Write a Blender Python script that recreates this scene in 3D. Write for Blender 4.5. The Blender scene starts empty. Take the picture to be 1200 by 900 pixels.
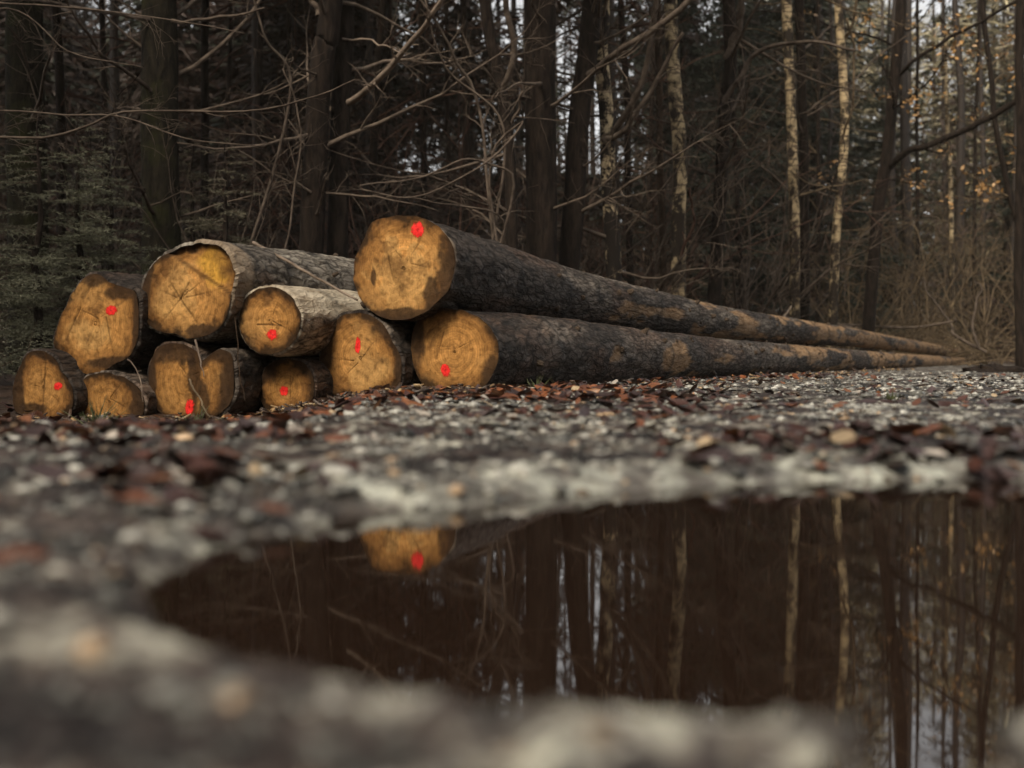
import bpy, math, random
import numpy as np

S = bpy.context.scene
C = S.collection
RNG = np.random.default_rng(7)

# ------------------------------------------------------------ camera, world, sun, exposure
F, CX, HY, CAMZ = 1500.0, 600.0, 418.0, 0.18     # focal length and horizon in photo pixels, eye height
cam_d = bpy.data.cameras.new('camera')
cam = bpy.data.objects.new('camera', cam_d); C.objects.link(cam)
cam.location = (0, 0, CAMZ); cam.rotation_euler = (math.radians(90), 0, 0)
cam_d.sensor_width = 36; cam_d.lens = 36 * F / 1200
cam_d.shift_y = -(450 - HY) / 1200
cam_d.clip_start = 0.02; cam_d.clip_end = 2000
cam_d.dof.use_dof = True; cam_d.dof.focus_distance = 7.0; cam_d.dof.aperture_fstop = 2.5
S.camera = cam

SUN_EL, SUN_AZ = 48.0, 208.0       # azimuth clockwise from +Y: behind the camera, to its left
W = bpy.data.worlds.new('World'); S.world = W; W.use_nodes = True
nt = W.node_tree; bg = nt.nodes['Background']
sky = nt.nodes.new('ShaderNodeTexSky'); sky.sky_type = 'NISHITA'; sky.sun_disc = False
sky.sun_elevation = math.radians(SUN_EL); sky.sun_rotation = math.radians(SUN_AZ)
sky.air_density = 1.0; sky.dust_density = 1.6; sky.ozone_density = 0.6
hs = nt.nodes.new('ShaderNodeHueSaturation'); hs.inputs['Saturation'].default_value = 0.05
nt.links.new(sky.outputs[0], hs.inputs['Color']); nt.links.new(hs.outputs[0], bg.inputs['Color'])
bg.inputs['Strength'].default_value = 0.068
sd = bpy.data.lights.new('sun', 'SUN'); sun = bpy.data.objects.new('sun', sd); C.objects.link(sun)
sd.energy = 1.5; sd.angle = math.radians(20); sd.color = (1, 0.87, 0.67)
sun.rotation_euler = (math.radians(90 - SUN_EL), 0, math.radians(-SUN_AZ + 180))
sun.location = (0, 0, 40)
S.view_settings.view_transform = 'Standard'; S.view_settings.look = 'None'
S.view_settings.exposure = 1.4; S.view_settings.gamma = 1
S.view_settings.use_curve_mapping = False
S.render.engine = 'CYCLES'
S.cycles.use_denoising = True
S.cycles.max_bounces = 6; S.cycles.diffuse_bounces = 3; S.cycles.glossy_bounces = 3
S.cycles.volume_bounces = 0
S.cycles.caustics_reflective = False; S.cycles.caustics_refractive = False
S.cycles.use_adaptive_sampling = True; S.cycles.adaptive_threshold = 0.015

# ------------------------------------------------------------ small tools
def P(px, py, D):
    """the point of the place seen at photo pixel (px, py), D metres in front of the lens"""
    return np.array([(px - CX) / F * D, D, CAMZ + (HY - py) / F * D])

def _hash(ix, iy, iz, seed):
    h = (ix.astype(np.uint32) * np.uint32(374761393) + iy.astype(np.uint32) * np.uint32(668265263)
         + iz.astype(np.uint32) * np.uint32(2246822519) + np.uint32(seed * 3266489917 & 0xffffffff))
    h = (h ^ (h >> np.uint32(13))) * np.uint32(1274126177)
    h = h ^ (h >> np.uint32(16))
    return h.astype(np.float64) / 4294967295.0

def vnoise(p, seed=0):
    i = np.floor(p).astype(np.int64); f = p - i
    f = f * f * (3 - 2 * f)
    r = 0
    for dx in (0, 1):
        for dy in (0, 1):
            for dz in (0, 1):
                w = (f[:, 0] if dx else 1 - f[:, 0]) * (f[:, 1] if dy else 1 - f[:, 1]) * (f[:, 2] if dz else 1 - f[:, 2])
                r = r + w * _hash(i[:, 0] + dx, i[:, 1] + dy, i[:, 2] + dz, seed)
    return r * 2 - 1

def fbm(p, octaves=4, seed=0, gain=0.5):
    a, s, t = 1.0, 0, 0
    for k in range(octaves):
        s = s + a * vnoise(p * 2 ** k + 17.3 * k, seed + k); t += a; a *= gain
    return s / t

def sstep(a, b, x):
    t = np.clip((x - a) / (b - a), 0, 1); return t * t * (3 - 2 * t)

class MB:
    """collects verts / faces (and one colour and one vector per vertex) for ONE mesh"""
    def __init__(self): self.v = []; self.f4 = []; self.f3 = []; self.n = 0; self.c = []; self.q = []; self.tips = []
    def add(self, v, f4=None, f3=None, col=None, vec=None):
        v = np.asarray(v, float)
        self.v.append(v)
        if f4 is not None and len(f4): self.f4.append(np.asarray(f4, np.int64) + self.n)
        if f3 is not None and len(f3): self.f3.append(np.asarray(f3, np.int64) + self.n)
        if col is not None: self.c.append(np.asarray(col, float))
        if vec is not None: self.q.append(np.asarray(vec, float))
        self.n += len(v)
    def build(self, name, mat, parent=None, smooth=True, origin=None):
        v = np.concatenate(self.v)
        o0 = np.zeros(3)
        if parent is not None: o0 = np.array(parent['_o'])
        elif origin is not None: o0 = np.array(origin, float)
        v = v - o0
        f4 = np.concatenate(self.f4) if self.f4 else np.zeros((0, 4), np.int64)
        f3 = np.concatenate(self.f3) if self.f3 else np.zeros((0, 3), np.int64)
        me = bpy.data.meshes.new(name)
        me.vertices.add(len(v)); me.vertices.foreach_set('co', v.astype(np.float32).ravel())
        loops = np.concatenate([f4.ravel(), f3.ravel()]).astype(np.int32)
        me.loops.add(len(loops)); me.loops.foreach_set('vertex_index', loops)
        starts = np.concatenate([np.arange(len(f4)) * 4, len(f4) * 4 + np.arange(len(f3)) * 3]).astype(np.int32)
        me.polygons.add(len(starts)); me.polygons.foreach_set('loop_start', starts)
        me.update(calc_edges=True)
        if smooth: me.polygons.foreach_set('use_smooth', np.ones(len(starts), bool))
        if self.c:
            a = me.color_attributes.new('col', 'FLOAT_COLOR', 'POINT')
            c = np.concatenate(self.c); c = np.concatenate([c, np.ones((len(c), 1))], 1) if c.shape[1] == 3 else c
            a.data.foreach_set('color', c.astype(np.float32).ravel())
        if self.q:
            a = me.attributes.new('q', 'FLOAT_VECTOR', 'POINT')
            a.data.foreach_set('vector', np.concatenate(self.q).astype(np.float32).ravel())
        me.validate()
        me.materials.append(mat)
        ob = bpy.data.objects.new(name, me); C.objects.link(ob)
        if parent is not None: ob.parent = parent
        else: ob.location = o0
        return ob

def tag(o, label=None, cat=None, group=None, kind=None):
    if label: o['label'] = label
    if cat: o['category'] = cat
    if group: o['group'] = group
    if kind: o['kind'] = kind
    return o

def thing(name, loc, label, cat, group=None):
    o = bpy.data.objects.new(name, None); C.objects.link(o)
    o.location = [float(a) for a in loc]; o['_o'] = [float(a) for a in loc]
    o.empty_display_size = 0.2
    return tag(o, label, cat, group)

def dup(root, loc, rz, sc, label, group=None):
    r = root.copy(); C.objects.link(r)
    r.location = [float(a) for a in loc]; r.rotation_euler = (0, 0, rz); r.scale = (sc, sc, sc)
    r['label'] = label
    if group: r['group'] = group
    for ch in list(root.children):
        c = ch.copy(); C.objects.link(c); c.parent = r
    return r

def tube(mb, pts, rad, sides=5, cap=True, bump=0, seed=0, vecs=False):
    pts = np.asarray(pts, float); rad = np.asarray(rad, float); n = len(pts)
    t = np.gradient(pts, axis=0); t /= np.linalg.norm(t, axis=1)[:, None] + 1e-9
    a = t.mean(0); ref = np.array([1, 0, 0.0]) if abs(a[0]) < 0.6 * np.linalg.norm(a) + 1e-9 else np.array([0, 0, 1.0])
    e1 = np.cross(t, ref); e1 /= np.linalg.norm(e1, axis=1)[:, None] + 1e-9
    e2 = np.cross(t, e1)
    th = np.arange(sides) / sides * 2 * np.pi
    ring = e1[:, None, :] * np.cos(th)[None, :, None] + e2[:, None, :] * np.sin(th)[None, :, None]
    R = np.repeat(rad[:, None], sides, 1)
    if bump:
        q = (pts[:, None, :] * np.array([1, 1, .35]) + ring * rad[:, None, None]).reshape(-1, 3)
        R = R * (1 + bump * fbm(q / max(rad.max(), .02) * 1.1, 3, seed).reshape(n, sides))
    v = pts[:, None, :] + ring * R[:, :, None]
    i = np.arange(n - 1)[:, None]; j = np.arange(sides)[None, :]; k = (j + 1) % sides
    f4 = np.stack([i * sides + j, i * sides + k, (i + 1) * sides + k, (i + 1) * sides + j], -1).reshape(-1, 4)
    v = v.reshape(-1, 3)
    f3 = None
    if cap:
        v = np.concatenate([v, pts[-1:]]); m = len(v) - 1; b = (n - 1) * sides
        jj = np.arange(sides); f3 = np.stack([b + jj, b + (jj + 1) % sides, np.full(sides, m)], -1)
    mb.add(v, f4, f3)

def wob(n, a, seed):
    t = np.linspace(0, 7, n); z = 0 * t
    return np.stack([fbm(np.stack([t, z + k * 5.1, z + seed], 1), 3, seed + k) for k in range(3)], 1) * a

def unit(v): return v / (np.linalg.norm(v) + 1e-9)

def walk(p0, d, L, n, wig, rng, grav=0.0):
    pts = [np.array(p0, float)]; d = unit(np.array(d, float)); st = L / n
    for i in range(n):
        d = unit(d + rng.normal(0, wig, 3) + np.array([0, 0, grav]))
        pts.append(pts[-1] + d * st)
    return np.array(pts)

def side_dir(t, rng, spread, up=0.0):
    r = rng.normal(0, 1, 3); r -= t * np.dot(r, t); r = unit(r)
    a = spread * rng.uniform(.7, 1.3)
    return unit(t * math.cos(a) + r * math.sin(a) + np.array([0, 0, up]))

def twigs(mb, pts, L, r, lvl, rng, dens, spread=.8, grav=0.0, up=.05, wig=.16, start=.15, rmin=.0016):
    """side branches along a polyline, lvl levels deep"""
    seg = np.linalg.norm(np.diff(pts, axis=0), axis=1); tot = seg.sum(); cum = np.concatenate([[0], np.cumsum(seg)])
    cnt = rng.poisson(max(tot * dens * (1 - start), .3))
    for _ in range(cnt):
        s = rng.uniform(start, 1.0) * tot; i = min(np.searchsorted(cum, s, 'right') - 1, len(seg) - 1)
        u = (s - cum[i]) / max(seg[i], 1e-6)
        p = pts[i] * (1 - u) + pts[i + 1] * u
        t = unit(pts[i + 1] - pts[i])
        l = L * rng.uniform(.35, 1.1) * (1 - .55 * s / tot)
        rr = max(r * (1 - .5 * s / tot), rmin)
        w = walk(p, side_dir(t, rng, spread, up), l, 5 if lvl else 4, wig, rng, grav)
        tube(mb, w, np.linspace(rr, rmin * .8, len(w)), 4 if rr > .006 else 3, cap=False)
        mb.tips.append(w[-1]); mb.tips.append(w[len(w) // 2])
        if lvl > 0: twigs(mb, w, L * .5, rr * .6, lvl - 1, rng, dens * 1.9, spread, grav, up, wig, .1, rmin)

def smooth_path(ctrl, n=24):
    ctrl = np.asarray(ctrl, float)
    m = len(ctrl)
    if m == 2: return ctrl[0] + (ctrl[1] - ctrl[0]) * np.linspace(0, 1, n)[:, None]
    out = []
    cc = np.concatenate([[2 * ctrl[0] - ctrl[1]], ctrl, [2 * ctrl[-1] - ctrl[-2]]])
    per = max(2, n // (m - 1))
    for i in range(m - 1):
        p0, p1, p2, p3 = cc[i:i + 4]
        for u in np.linspace(0, 1, per, endpoint=False):
            out.append(.5 * (2 * p1 + (p2 - p0) * u + (2 * p0 - 5 * p1 + 4 * p2 - p3) * u * u + (3 * p1 - p0 - 3 * p2 + p3) * u ** 3))
    out.append(ctrl[-1]); return np.array(out)

# ------------------------------------------------------------ materials
def N(nt, t, **kw):
    n = nt.nodes.new(t)
    for k, v in kw.items(): setattr(n, k, v)
    return n

def ramp(nt, fac, stops, interp='LINEAR'):
    r = N(nt, 'ShaderNodeValToRGB'); r.color_ramp.interpolation = interp
    el = r.color_ramp.elements
    while len(el) > 1: el.remove(el[-1])
    el[0].position = stops[0][0]; el[0].color = (*stops[0][1], 1)
    for p, c in stops[1:]:
        e = el.new(p); e.color = (*c, 1)
    nt.links.new(fac, r.inputs['Fac']); return r.outputs['Color']

def noise_tex(nt, vec, scale, detail=5, rough=.55, dist=0.0):
    n = N(nt, 'ShaderNodeTexNoise'); n.inputs['Scale'].default_value = scale; n.inputs['Detail'].default_value = detail
    n.inputs['Roughness'].default_value = rough; n.inputs['Distortion'].default_value = dist
    nt.links.new(vec, n.inputs['Vector']); return n.outputs['Fac']

def mapping(nt, vec, scale):
    m = N(nt, 'ShaderNodeMapping'); m.inputs['Scale'].default_value = scale
    nt.links.new(vec, m.inputs['Vector']); return m.outputs['Vector']

def bump(nt, bsdf, h, strength, dist):
    b = N(nt, 'ShaderNodeBump'); b.inputs['Strength'].default_value = strength; b.inputs['Distance'].default_value = dist
    nt.links.new(h, b.inputs['Height']); nt.links.new(b.outputs['Normal'], bsdf.inputs['Normal'])

def newmat(name, rough=.85, spec=.3):
    m = bpy.data.materials.new(name); m.use_nodes = True; nt = m.node_tree; b = nt.nodes['Principled BSDF']
    b.inputs['Roughness'].default_value = rough; b.inputs['Specular IOR Level'].default_value = spec
    return m, nt, b

def mix(nt, fac, a, b, mode='MIX'):
    m = N(nt, 'ShaderNodeMix', data_type='RGBA', blend_type=mode)
    for s, v in ((0, fac), (6, a), (7, b)):
        if hasattr(v, 'links'): nt.links.new(v, m.inputs[s])
        else: m.inputs[s].default_value = v if s == 0 else (*v, 1)
    return m.outputs[2]

def tex_object(nt): return N(nt, 'ShaderNodeTexCoord').outputs['Object']

def mat_bark(name, dark, light, sx=14, sz=3, bs=.6, moss=None, rough=.9):
    m, nt, b = newmat(name, rough, .15)
    co = tex_object(nt)
    v = mapping(nt, co, (sx, sx, sz))
    n1 = noise_tex(nt, v, 1.0, 7, .62, .4)
    col = ramp(nt, n1, [(.34, dark), (.66, light)])
    if moss:
        n2 = noise_tex(nt, co, 2.3, 5, .65)
        f = ramp(nt, n2, [(.5, (0, 0, 0)), (.64, (.8, .8, .8))])
        col = mix(nt, f, col, moss)
    nt.links.new(col, b.inputs['Base Color']); bump(nt, b, n1, bs, .03)
    return m

def mat_birch(name, pale, dark, lo, hi, sc=1.0):
    m, nt, b = newmat(name, .8, .2)
    co = tex_object(nt)
    n1 = noise_tex(nt, mapping(nt, co, (5 * sc, 5 * sc, 3.4 * sc)), 1.0, 6, .68, .8)
    n2 = noise_tex(nt, mapping(nt, co, (5, 5, 24)), 1.0, 4, .65)
    base = mix(nt, ramp(nt, n2, [(.40, (.95, .95, .95)), (.50, (0, 0, 0))]), pale, (.10, .07, .05))
    sepz = N(nt, 'ShaderNodeSeparateXYZ'); nt.links.new(co, sepz.inputs[0])
    low = N(nt, 'ShaderNodeMapRange'); nt.links.new(sepz.outputs['Z'], low.inputs['Value'])
    for kk, vv in (('From Min', .2), ('From Max', 3.2), ('To Min', .08), ('To Max', 0.0)): low.inputs[kk].default_value = vv
    add = N(nt, 'ShaderNodeMath', operation='ADD'); nt.links.new(n1, add.inputs[0]); nt.links.new(low.outputs[0], add.inputs[1])
    col = mix(nt, ramp(nt, add.outputs[0], [(lo, (0, 0, 0)), (hi, (1, 1, 1))]), base, dark)
    nt.links.new(col, b.inputs['Base Color']); bump(nt, b, n1, .4, .02)
    return m

M = {}
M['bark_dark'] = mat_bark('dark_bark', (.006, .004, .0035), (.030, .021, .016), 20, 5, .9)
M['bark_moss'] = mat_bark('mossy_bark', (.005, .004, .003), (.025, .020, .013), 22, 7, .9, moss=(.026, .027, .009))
M['bark_brown'] = mat_bark('brown_bark', (.022, .014, .009), (.085, .056, .037), 20, 5, .8)
M['birch_pale'] = mat_birch('pale_birch_bark', (.50, .38, .22), (.03, .022, .016), .44, .55)
M['birch_black'] = mat_birch('cracked_birch_bark', (.50, .39, .24), (.014, .010, .008), .46, .53, 1.2)
M['twig_pale'] = mat_bark('pale_twig_bark', (.10, .075, .058), (.27, .21, .165), 8, 8, .2)
M['twig_red'] = mat_bark('reddish_twig_bark', (.045, .025, .019), (.13, .075, .055), 8, 8, .2)
M['twig_gold'] = mat_bark('golden_twig_bark', (.065, .047, .030), (.20, .145, .09), 8, 8, .2)

def mat_vcol(name, rough=.7, spec=.3, nscale=60, namt=.5, bs=.4, bd=.004, vec='q'):
    m, nt, b = newmat(name, rough, spec)
    c = N(nt, 'ShaderNodeVertexColor', layer_name='col').outputs['Color']
    co = tex_object(nt)
    n1 = noise_tex(nt, co, nscale, 5, .6)
    f = ramp(nt, n1, [(.25, (1 - namt,) * 3), (.75, (1 + namt * .5,) * 3)])
    col = mix(nt, 1.0, c, f, 'MULTIPLY')
    nt.links.new(col, b.inputs['Base Color'])
    if bs: bump(nt, b, n1, bs, bd)
    return m
M['leaf'] = mat_vcol('dead_leaf', .45, .5, 90, .4, .3, .003)
M['needle'] = mat_vcol('spruce_needles', .6, .3, 30, .2, 0)
M['stone'] = mat_vcol('wet_gravel', .35, .5, 120, .4, .3, .002)

# ------------------------------------------------------------ the ground, the puddle
def px_to_water(px, py):
    D = F * CAMZ / (py - HY); return ((px - CX) / F * D, D)
PUD = np.array([px_to_water(*p) for p in [(195, 700), (240, 655), (330, 628), (430, 604), (540, 595), (600, 588), (660, 581),
      (800, 572), (950, 565), (1100, 564), (1200, 566), (1500, 578), (1750, 640), (1800, 760), (1500, 825), (1280, 838), (1150, 842), (1118, 960), (1062, 960), (1030, 844),
      (900, 840), (760, 836), (680, 840), (580, 836), (500, 820), (430, 796), (330, 774), (230, 748)]])

def poly_sd(x, y, poly):
    """signed distance, positive inside"""
    d = np.full(x.shape, 1e9); ins = np.zeros(x.shape, bool)
    n = len(poly)
    for i in range(n):
        ax, ay = poly[i]; bx, by = poly[(i + 1) % n]
        ex, ey = bx - ax, by - ay
        t = np.clip(((x - ax) * ex + (y - ay) * ey) / (ex * ex + ey * ey), 0, 1)
        d = np.minimum(d, np.hypot(x - ax - t * ex, y - ay - t * ey))
        c = (ay > y) != (by > y)
        with np.errstate(divide='ignore', invalid='ignore'):
            ins ^= c & (x < (bx - ax) * (y - ay) / (by - ay) + ax)
    return np.where(ins, d, -d)

def ground_z(x, y, fine=True):
    x = np.atleast_1d(np.asarray(x, float)); y = np.atleast_1d(np.asarray(y, float))
    p = np.stack([x, y, np.zeros_like(x)], 1); r = np.hypot(x, y)
    z = .022 - .010 * sstep(1.0, .7, y) + .012 * fbm(p * 2.2, 3, 3) * sstep(.6, 1.4, r)
    if fine:
        near = 1 - sstep(6, 14, r)
        z = z + near * (.010 * (.45 + .55 * sstep(.6, 1.3, y)) * fbm(p * 9, 4, 11) + .005 * vnoise(p * 38, 21) + .003 * np.abs(vnoise(p * 90, 22)))
    # left of the track the bank drops to the shallow ditch in which the pile lies
    dip = sstep(-.085, -.23, x / np.maximum(y, .1)) * sstep(2.5, 5.2, y) * sstep(60, 30, y)
    z = z - .135 * dip
    # forest floor: uneven, rising a little away from the track
    off = sstep(.6, 4.5, -(x - .47 * (y - 6)) ) * sstep(7, 12, y)
    z = z + off * (.10 + .16 * fbm(p * .45, 4, 31))
    z = z + sstep(23, 34, y) * (.12 + .22 * fbm(p * .3, 3, 41))
    # the puddle's hollow
    m = (r < 4)
    if m.any():
        s = np.full(x.shape, -9.0); s[m] = poly_sd(x[m], y[m], PUD)
        s = s + (.02 * fbm(p * 11, 3, 51) + .012 * fbm(p * 4, 2, 52)) * sstep(.5, 1.1, y)
        z = np.where(m, z - .06 * sstep(-.07, .05, s) - .04 * sstep(.03, .2, s), z)
        rim = np.exp(-(s / .06) ** 2) * sstep(.95, .7, y) * sstep(.15, -.12, x)      # soft mud pushed up along the near shore
        z = z + np.where(m, .012 * rim * (1 + .8 * fbm(p * 8, 2, 53)), 0)
        z = z + np.where(m, .015 * np.exp(-((s + .015) / .035) ** 2) * sstep(.8, .7, y) * sstep(-.08, .04, x) * (1 + .7 * fbm(p * 9, 2, 57)), 0)
        z = z + np.where(m & (s < -.02), .008 * sstep(.8, .5, y) * sstep(.1, -.2, x) - .012 * sstep(.7, .5, y) * sstep(-.1, .1, x), 0)
    return z

def gz(x, y): return float(ground_z(x, y, False)[0])

def patch(x, y):
    return sstep(-.16, .14, fbm(np.stack([x * 15, y * 15, 0 * x], 1), 3, 90) + .5 * fbm(np.stack([x * 4, y * 4, 0 * x], 1), 2, 94))

def mat_ground():
    m, nt, b = newmat('wet_track_and_forest_floor', .5, .5)
    co = tex_object(nt)
    n1 = noise_tex(nt, co, 9, 8, .72, .3)
    n2 = noise_tex(nt, co, 45, 6, .65)
    n3 = noise_tex(nt, co, 2.2, 4, .6)
    mud = ramp(nt, n1, [(.38, (.022, .016, .016)), (.46, (.06, .046, .042)), (.52, (.36, .355, .32)), (.66, (.60, .61, .55))])
    speck = ramp(nt, n2, [(.40, (.16, .13, .13)), (.51, (1, 1, 1)), (.66, (1.4, 1.38, 1.3))])
    mud = mix(nt, 1.0, mud, speck, 'MULTIPLY')
    mud = mix(nt, ramp(nt, n3, [(.4, (.55, .55, .55)), (.62, (0, 0, 0))]), mud, (.05, .03, .026))
    floor = ramp(nt, n1, [(.35, (.012, .008, .006)), (.55, (.045, .024, .014)), (.75, (.12, .06, .03))])
    q = N(nt, 'ShaderNodeAttribute', attribute_name='q').outputs['Vector']
    sep = N(nt, 'ShaderNodeSeparateXYZ'); nt.links.new(q, sep.inputs[0])
    col = mix(nt, sep.outputs['X'], mud, floor)
    pf = ramp(nt, sep.outputs['Z'], [(0, (.20, .15, .145)), (1, (1.22, 1.21, 1.16))])
    mud2 = mix(nt, 1.0, mud, pf, 'MULTIPLY'); col = mix(nt, sep.outputs['X'], mud2, floor)
    silt = ramp(nt, n1, [(.38, (.07, .06, .055)), (.47, (.25, .25, .23)), (.62, (.52, .56, .52))])
    silt = mix(nt, .8, silt, pf, 'MULTIPLY')
    col = mix(nt, sep.outputs['Y'], col, silt)
    nt.links.new(col, b.inputs['Base Color'])
    rr = ramp(nt, n1, [(.4, (.28, .28, .28)), (.65, (.75, .75, .75))])
    nt.links.new(rr, b.inputs['Roughness'])
    add = N(nt, 'ShaderNodeMath', operation='ADD'); nt.links.new(n1, add.inputs[0]); nt.links.new(n2, add.inputs[1])
    bump(nt, b, add.outputs[0], .8, .018)
    return m

def build_ground():
    rr = np.concatenate([np.geomspace(.12, .3, 24, endpoint=False), np.geomspace(.3, 8, 460, endpoint=False), np.geomspace(8, 40, 110, endpoint=False), np.geomspace(40, 900, 40)])
    a = np.concatenate([np.linspace(-36, 36, 620), np.linspace(36, 324, 130)[1:-1]]) * math.pi / 180
    R, A = np.meshgrid(rr, a, indexing='ij'); n, k = R.shape
    x = (R * np.sin(A)).ravel(); y = (R * np.cos(A)).ravel()
    z = ground_z(x, y)
    v = np.concatenate([np.stack([x, y, z], 1), [[0, 0, .03]]])
    i = np.arange(n - 1)[:, None]; j = np.arange(k)[None, :]; j2 = (j + 1) % k
    f4 = np.stack([i * k + j2, i * k + j, (i + 1) * k + j, (i + 1) * k + j2], -1).reshape(-1, 4)
    jj = np.arange(k); f3 = np.stack([np.full(k, n * k), jj, (jj + 1) % k], -1)
    p = np.stack([x, y, 0 * x], 1)
    edge = x - .47 * (y - 6)
    fl = sstep(-.3, -1.6, edge + .5 * fbm(p * .8, 3, 61)) * sstep(4.0, 6.5, y + .6 * fbm(p * .9, 3, 62))
    fl = np.maximum(fl, sstep(24, 29, y + 2 * fbm(p * .3, 3, 63)))
    s = np.full(x.shape, -9.0); mm = np.hypot(x, y) < 4; s[mm] = poly_sd(x[mm], y[mm], PUD)
    silt = np.exp(-((s + .05 - .03 * fbm(p * 6, 2, 64)) / .11) ** 2) * sstep(-.3, .5, x + .35) * sstep(1.0, 1.3, y) * .6
    q = np.stack([fl, silt, patch(x, y)], 1); q = np.concatenate([q, [[0, 0, 0]]])
    mb = MB(); mb.add(v, f4, f3, vec=q)
    tag(mb.build('ground', mat_ground()), kind='structure')
build_ground()

def build_water():
    m, nt, b = newmat('muddy_puddle_water', .025, .5)
    b.inputs['Base Color'].default_value = (.015, .008, .005, 1)
    b.inputs['IOR'].default_value = 1.5
    co = tex_object(nt)
    n = noise_tex(nt, co, 9, 2, .4); bump(nt, b, n, .05, .004)
    mb = MB()
    xs = np.linspace(-.75, 2.6, 60); ys = np.linspace(.25, 2.1, 40)
    X, Y = np.meshgrid(xs, ys, indexing='ij'); k = 40
    i = np.arange(59)[:, None]; j = np.arange(39)[None, :]
    f4 = np.stack([i * k + j, (i + 1) * k + j, (i + 1) * k + j + 1, i * k + j + 1], -1).reshape(-1, 4)
    mb.add(np.stack([X.ravel(), Y.ravel(), 0 * X.ravel()], 1), f4)
    tag(mb.build('water', m), kind='structure')
build_water()

# ------------------------------------------------------------ the felled logs
def mat_logbark():
    m, nt, b = newmat('log_bark', .7, .35)
    q = N(nt, 'ShaderNodeAttribute', attribute_name='q').outputs['Vector']
    vc = N(nt, 'ShaderNodeVertexColor', layer_name='col'); c = vc.outputs['Color']
    wn = N(nt, 'ShaderNodeTexNoise'); wn.inputs['Scale'].default_value = 14; wn.inputs['Detail'].default_value = 3; nt.links.new(q, wn.inputs['Vector'])
    wq = mix(nt, .06, q, wn.outputs['Color'], 'ADD')
    vo = N(nt, 'ShaderNodeTexVoronoi', feature='DISTANCE_TO_EDGE'); vo.inputs['Scale'].default_value = 1.0
    nt.links.new(mapping(nt, wq, (24, 24, 9)), vo.inputs['Vector'])
    pl = ramp(nt, vo.outputs['Distance'], [(0.0, (0, 0, 0)), (.16, (.8, .8, .8)), (.5, (1, 1, 1))])
    nn = noise_tex(nt, mapping(nt, q, (20, 20, 8)), 1.0, 7, .66, .5)
    mm = N(nt, 'ShaderNodeMath', operation='MULTIPLY'); nt.links.new(pl, mm.inputs[0]); mm.inputs[1].default_value = .22
    ma = N(nt, 'ShaderNodeMath', operation='ADD'); nt.links.new(nn, ma.inputs[0]); nt.links.new(mm.outputs[0], ma.inputs[1])
    ms = N(nt, 'ShaderNodeMath', operation='SUBTRACT'); nt.links.new(ma.outputs[0], ms.inputs[0]); ms.inputs[1].default_value = .16
    n1 = ms.outputs[0]
    n2 = noise_tex(nt, mapping(nt, q, (120, 120, 90)), 1.0, 4, .6)
    f = ramp(nt, n1, [(.30, (.20, .17, .15)), (.5, (.78, .74, .70)), (.72, (1.45, 1.4, 1.32))])
    f = mix(nt, vc.outputs['Alpha'], f, ramp(nt, nn, [(.35, (.6, .55, .5)), (.6, (1.15, 1.15, 1.15))]))
    col = mix(nt, 1.0, c, f, 'MULTIPLY')
    nt.links.new(col, b.inputs['Base Color'])
    nt.links.new(ramp(nt, n1, [(.35, (.85, .85, .85)), (.65, (.42, .42, .42))]), b.inputs['Roughness'])
    a = N(nt, 'ShaderNodeMath', operation='MULTIPLY_ADD'); nt.links.new(n2, a.inputs[0]); a.inputs[1].default_value = .35
    nt.links.new(n1, a.inputs[2]); bump(nt, b, a.outputs[0], 1.0, .03)
    return m
def mat_logface():
    m, nt, b = newmat('cut_wood', .8, .08)
    q = N(nt, 'ShaderNodeAttribute', attribute_name='q').outputs['Vector']
    c = N(nt, 'ShaderNodeVertexColor', layer_name='col').outputs['Color']
    n1 = noise_tex(nt, q, 28, 7, .66, .6)
    n2 = noise_tex(nt, mapping(nt, q, (130, 22, 1)), 1.0, 4, .6)
    f = ramp(nt, n1, [(.3, (.5, .46, .42)), (.5, (1, 1, 1)), (.7, (1.3, 1.3, 1.28))])
    g = ramp(nt, n2, [(.35, (.86, .85, .83)), (.6, (1.06, 1.06, 1.06))])
    col = mix(nt, 1.0, mix(nt, 1.0, c, f, 'MULTIPLY'), g, 'MULTIPLY')
    nt.links.new(col, b.inputs['Base Color'])
    bump(nt, b, n1, .6, .008)
    return m
M['logbark'] = mat_logbark(); M['logface'] = mat_logface()
def mat_paint():
    m, nt, b = newmat('red_marking_paint', .55, .35)
    nb = noise_tex(nt, tex_object(nt), 60, 5, .7)
    nt.links.new(ramp(nt, nb, [(.35, (.62, .012, .010)), (.6, (.92, .03, .025))]), b.inputs['Base Color'])
    q = N(nt, 'ShaderNodeAttribute', attribute_name='q').outputs['Vector']
    sp = N(nt, 'ShaderNodeSeparateXYZ'); nt.links.new(q, sp.inputs[0])
    n = noise_tex(nt, mapping(nt, tex_object(nt), (1, 1, .6)), 75, 6, .75)
    a = N(nt, 'ShaderNodeMath', operation='MULTIPLY_ADD'); nt.links.new(n, a.inputs[0]); a.inputs[1].default_value = -1.65; nt.links.new(sp.outputs['X'], a.inputs[2])
    al = ramp(nt, a.outputs[0], [(0.0, (1, 1, 1)), (.30, (0, 0, 0))])
    nt.links.new(al, b.inputs['Alpha']); return m
M['paint'] = mat_paint()

def c1(pts): return [(x / 2.727, y / 2.727 + 230) for x, y in pts]
def c2(pts): return [(x / 3.3333 + 400, y / 3.3333 + 230) for x, y in pts]

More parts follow.
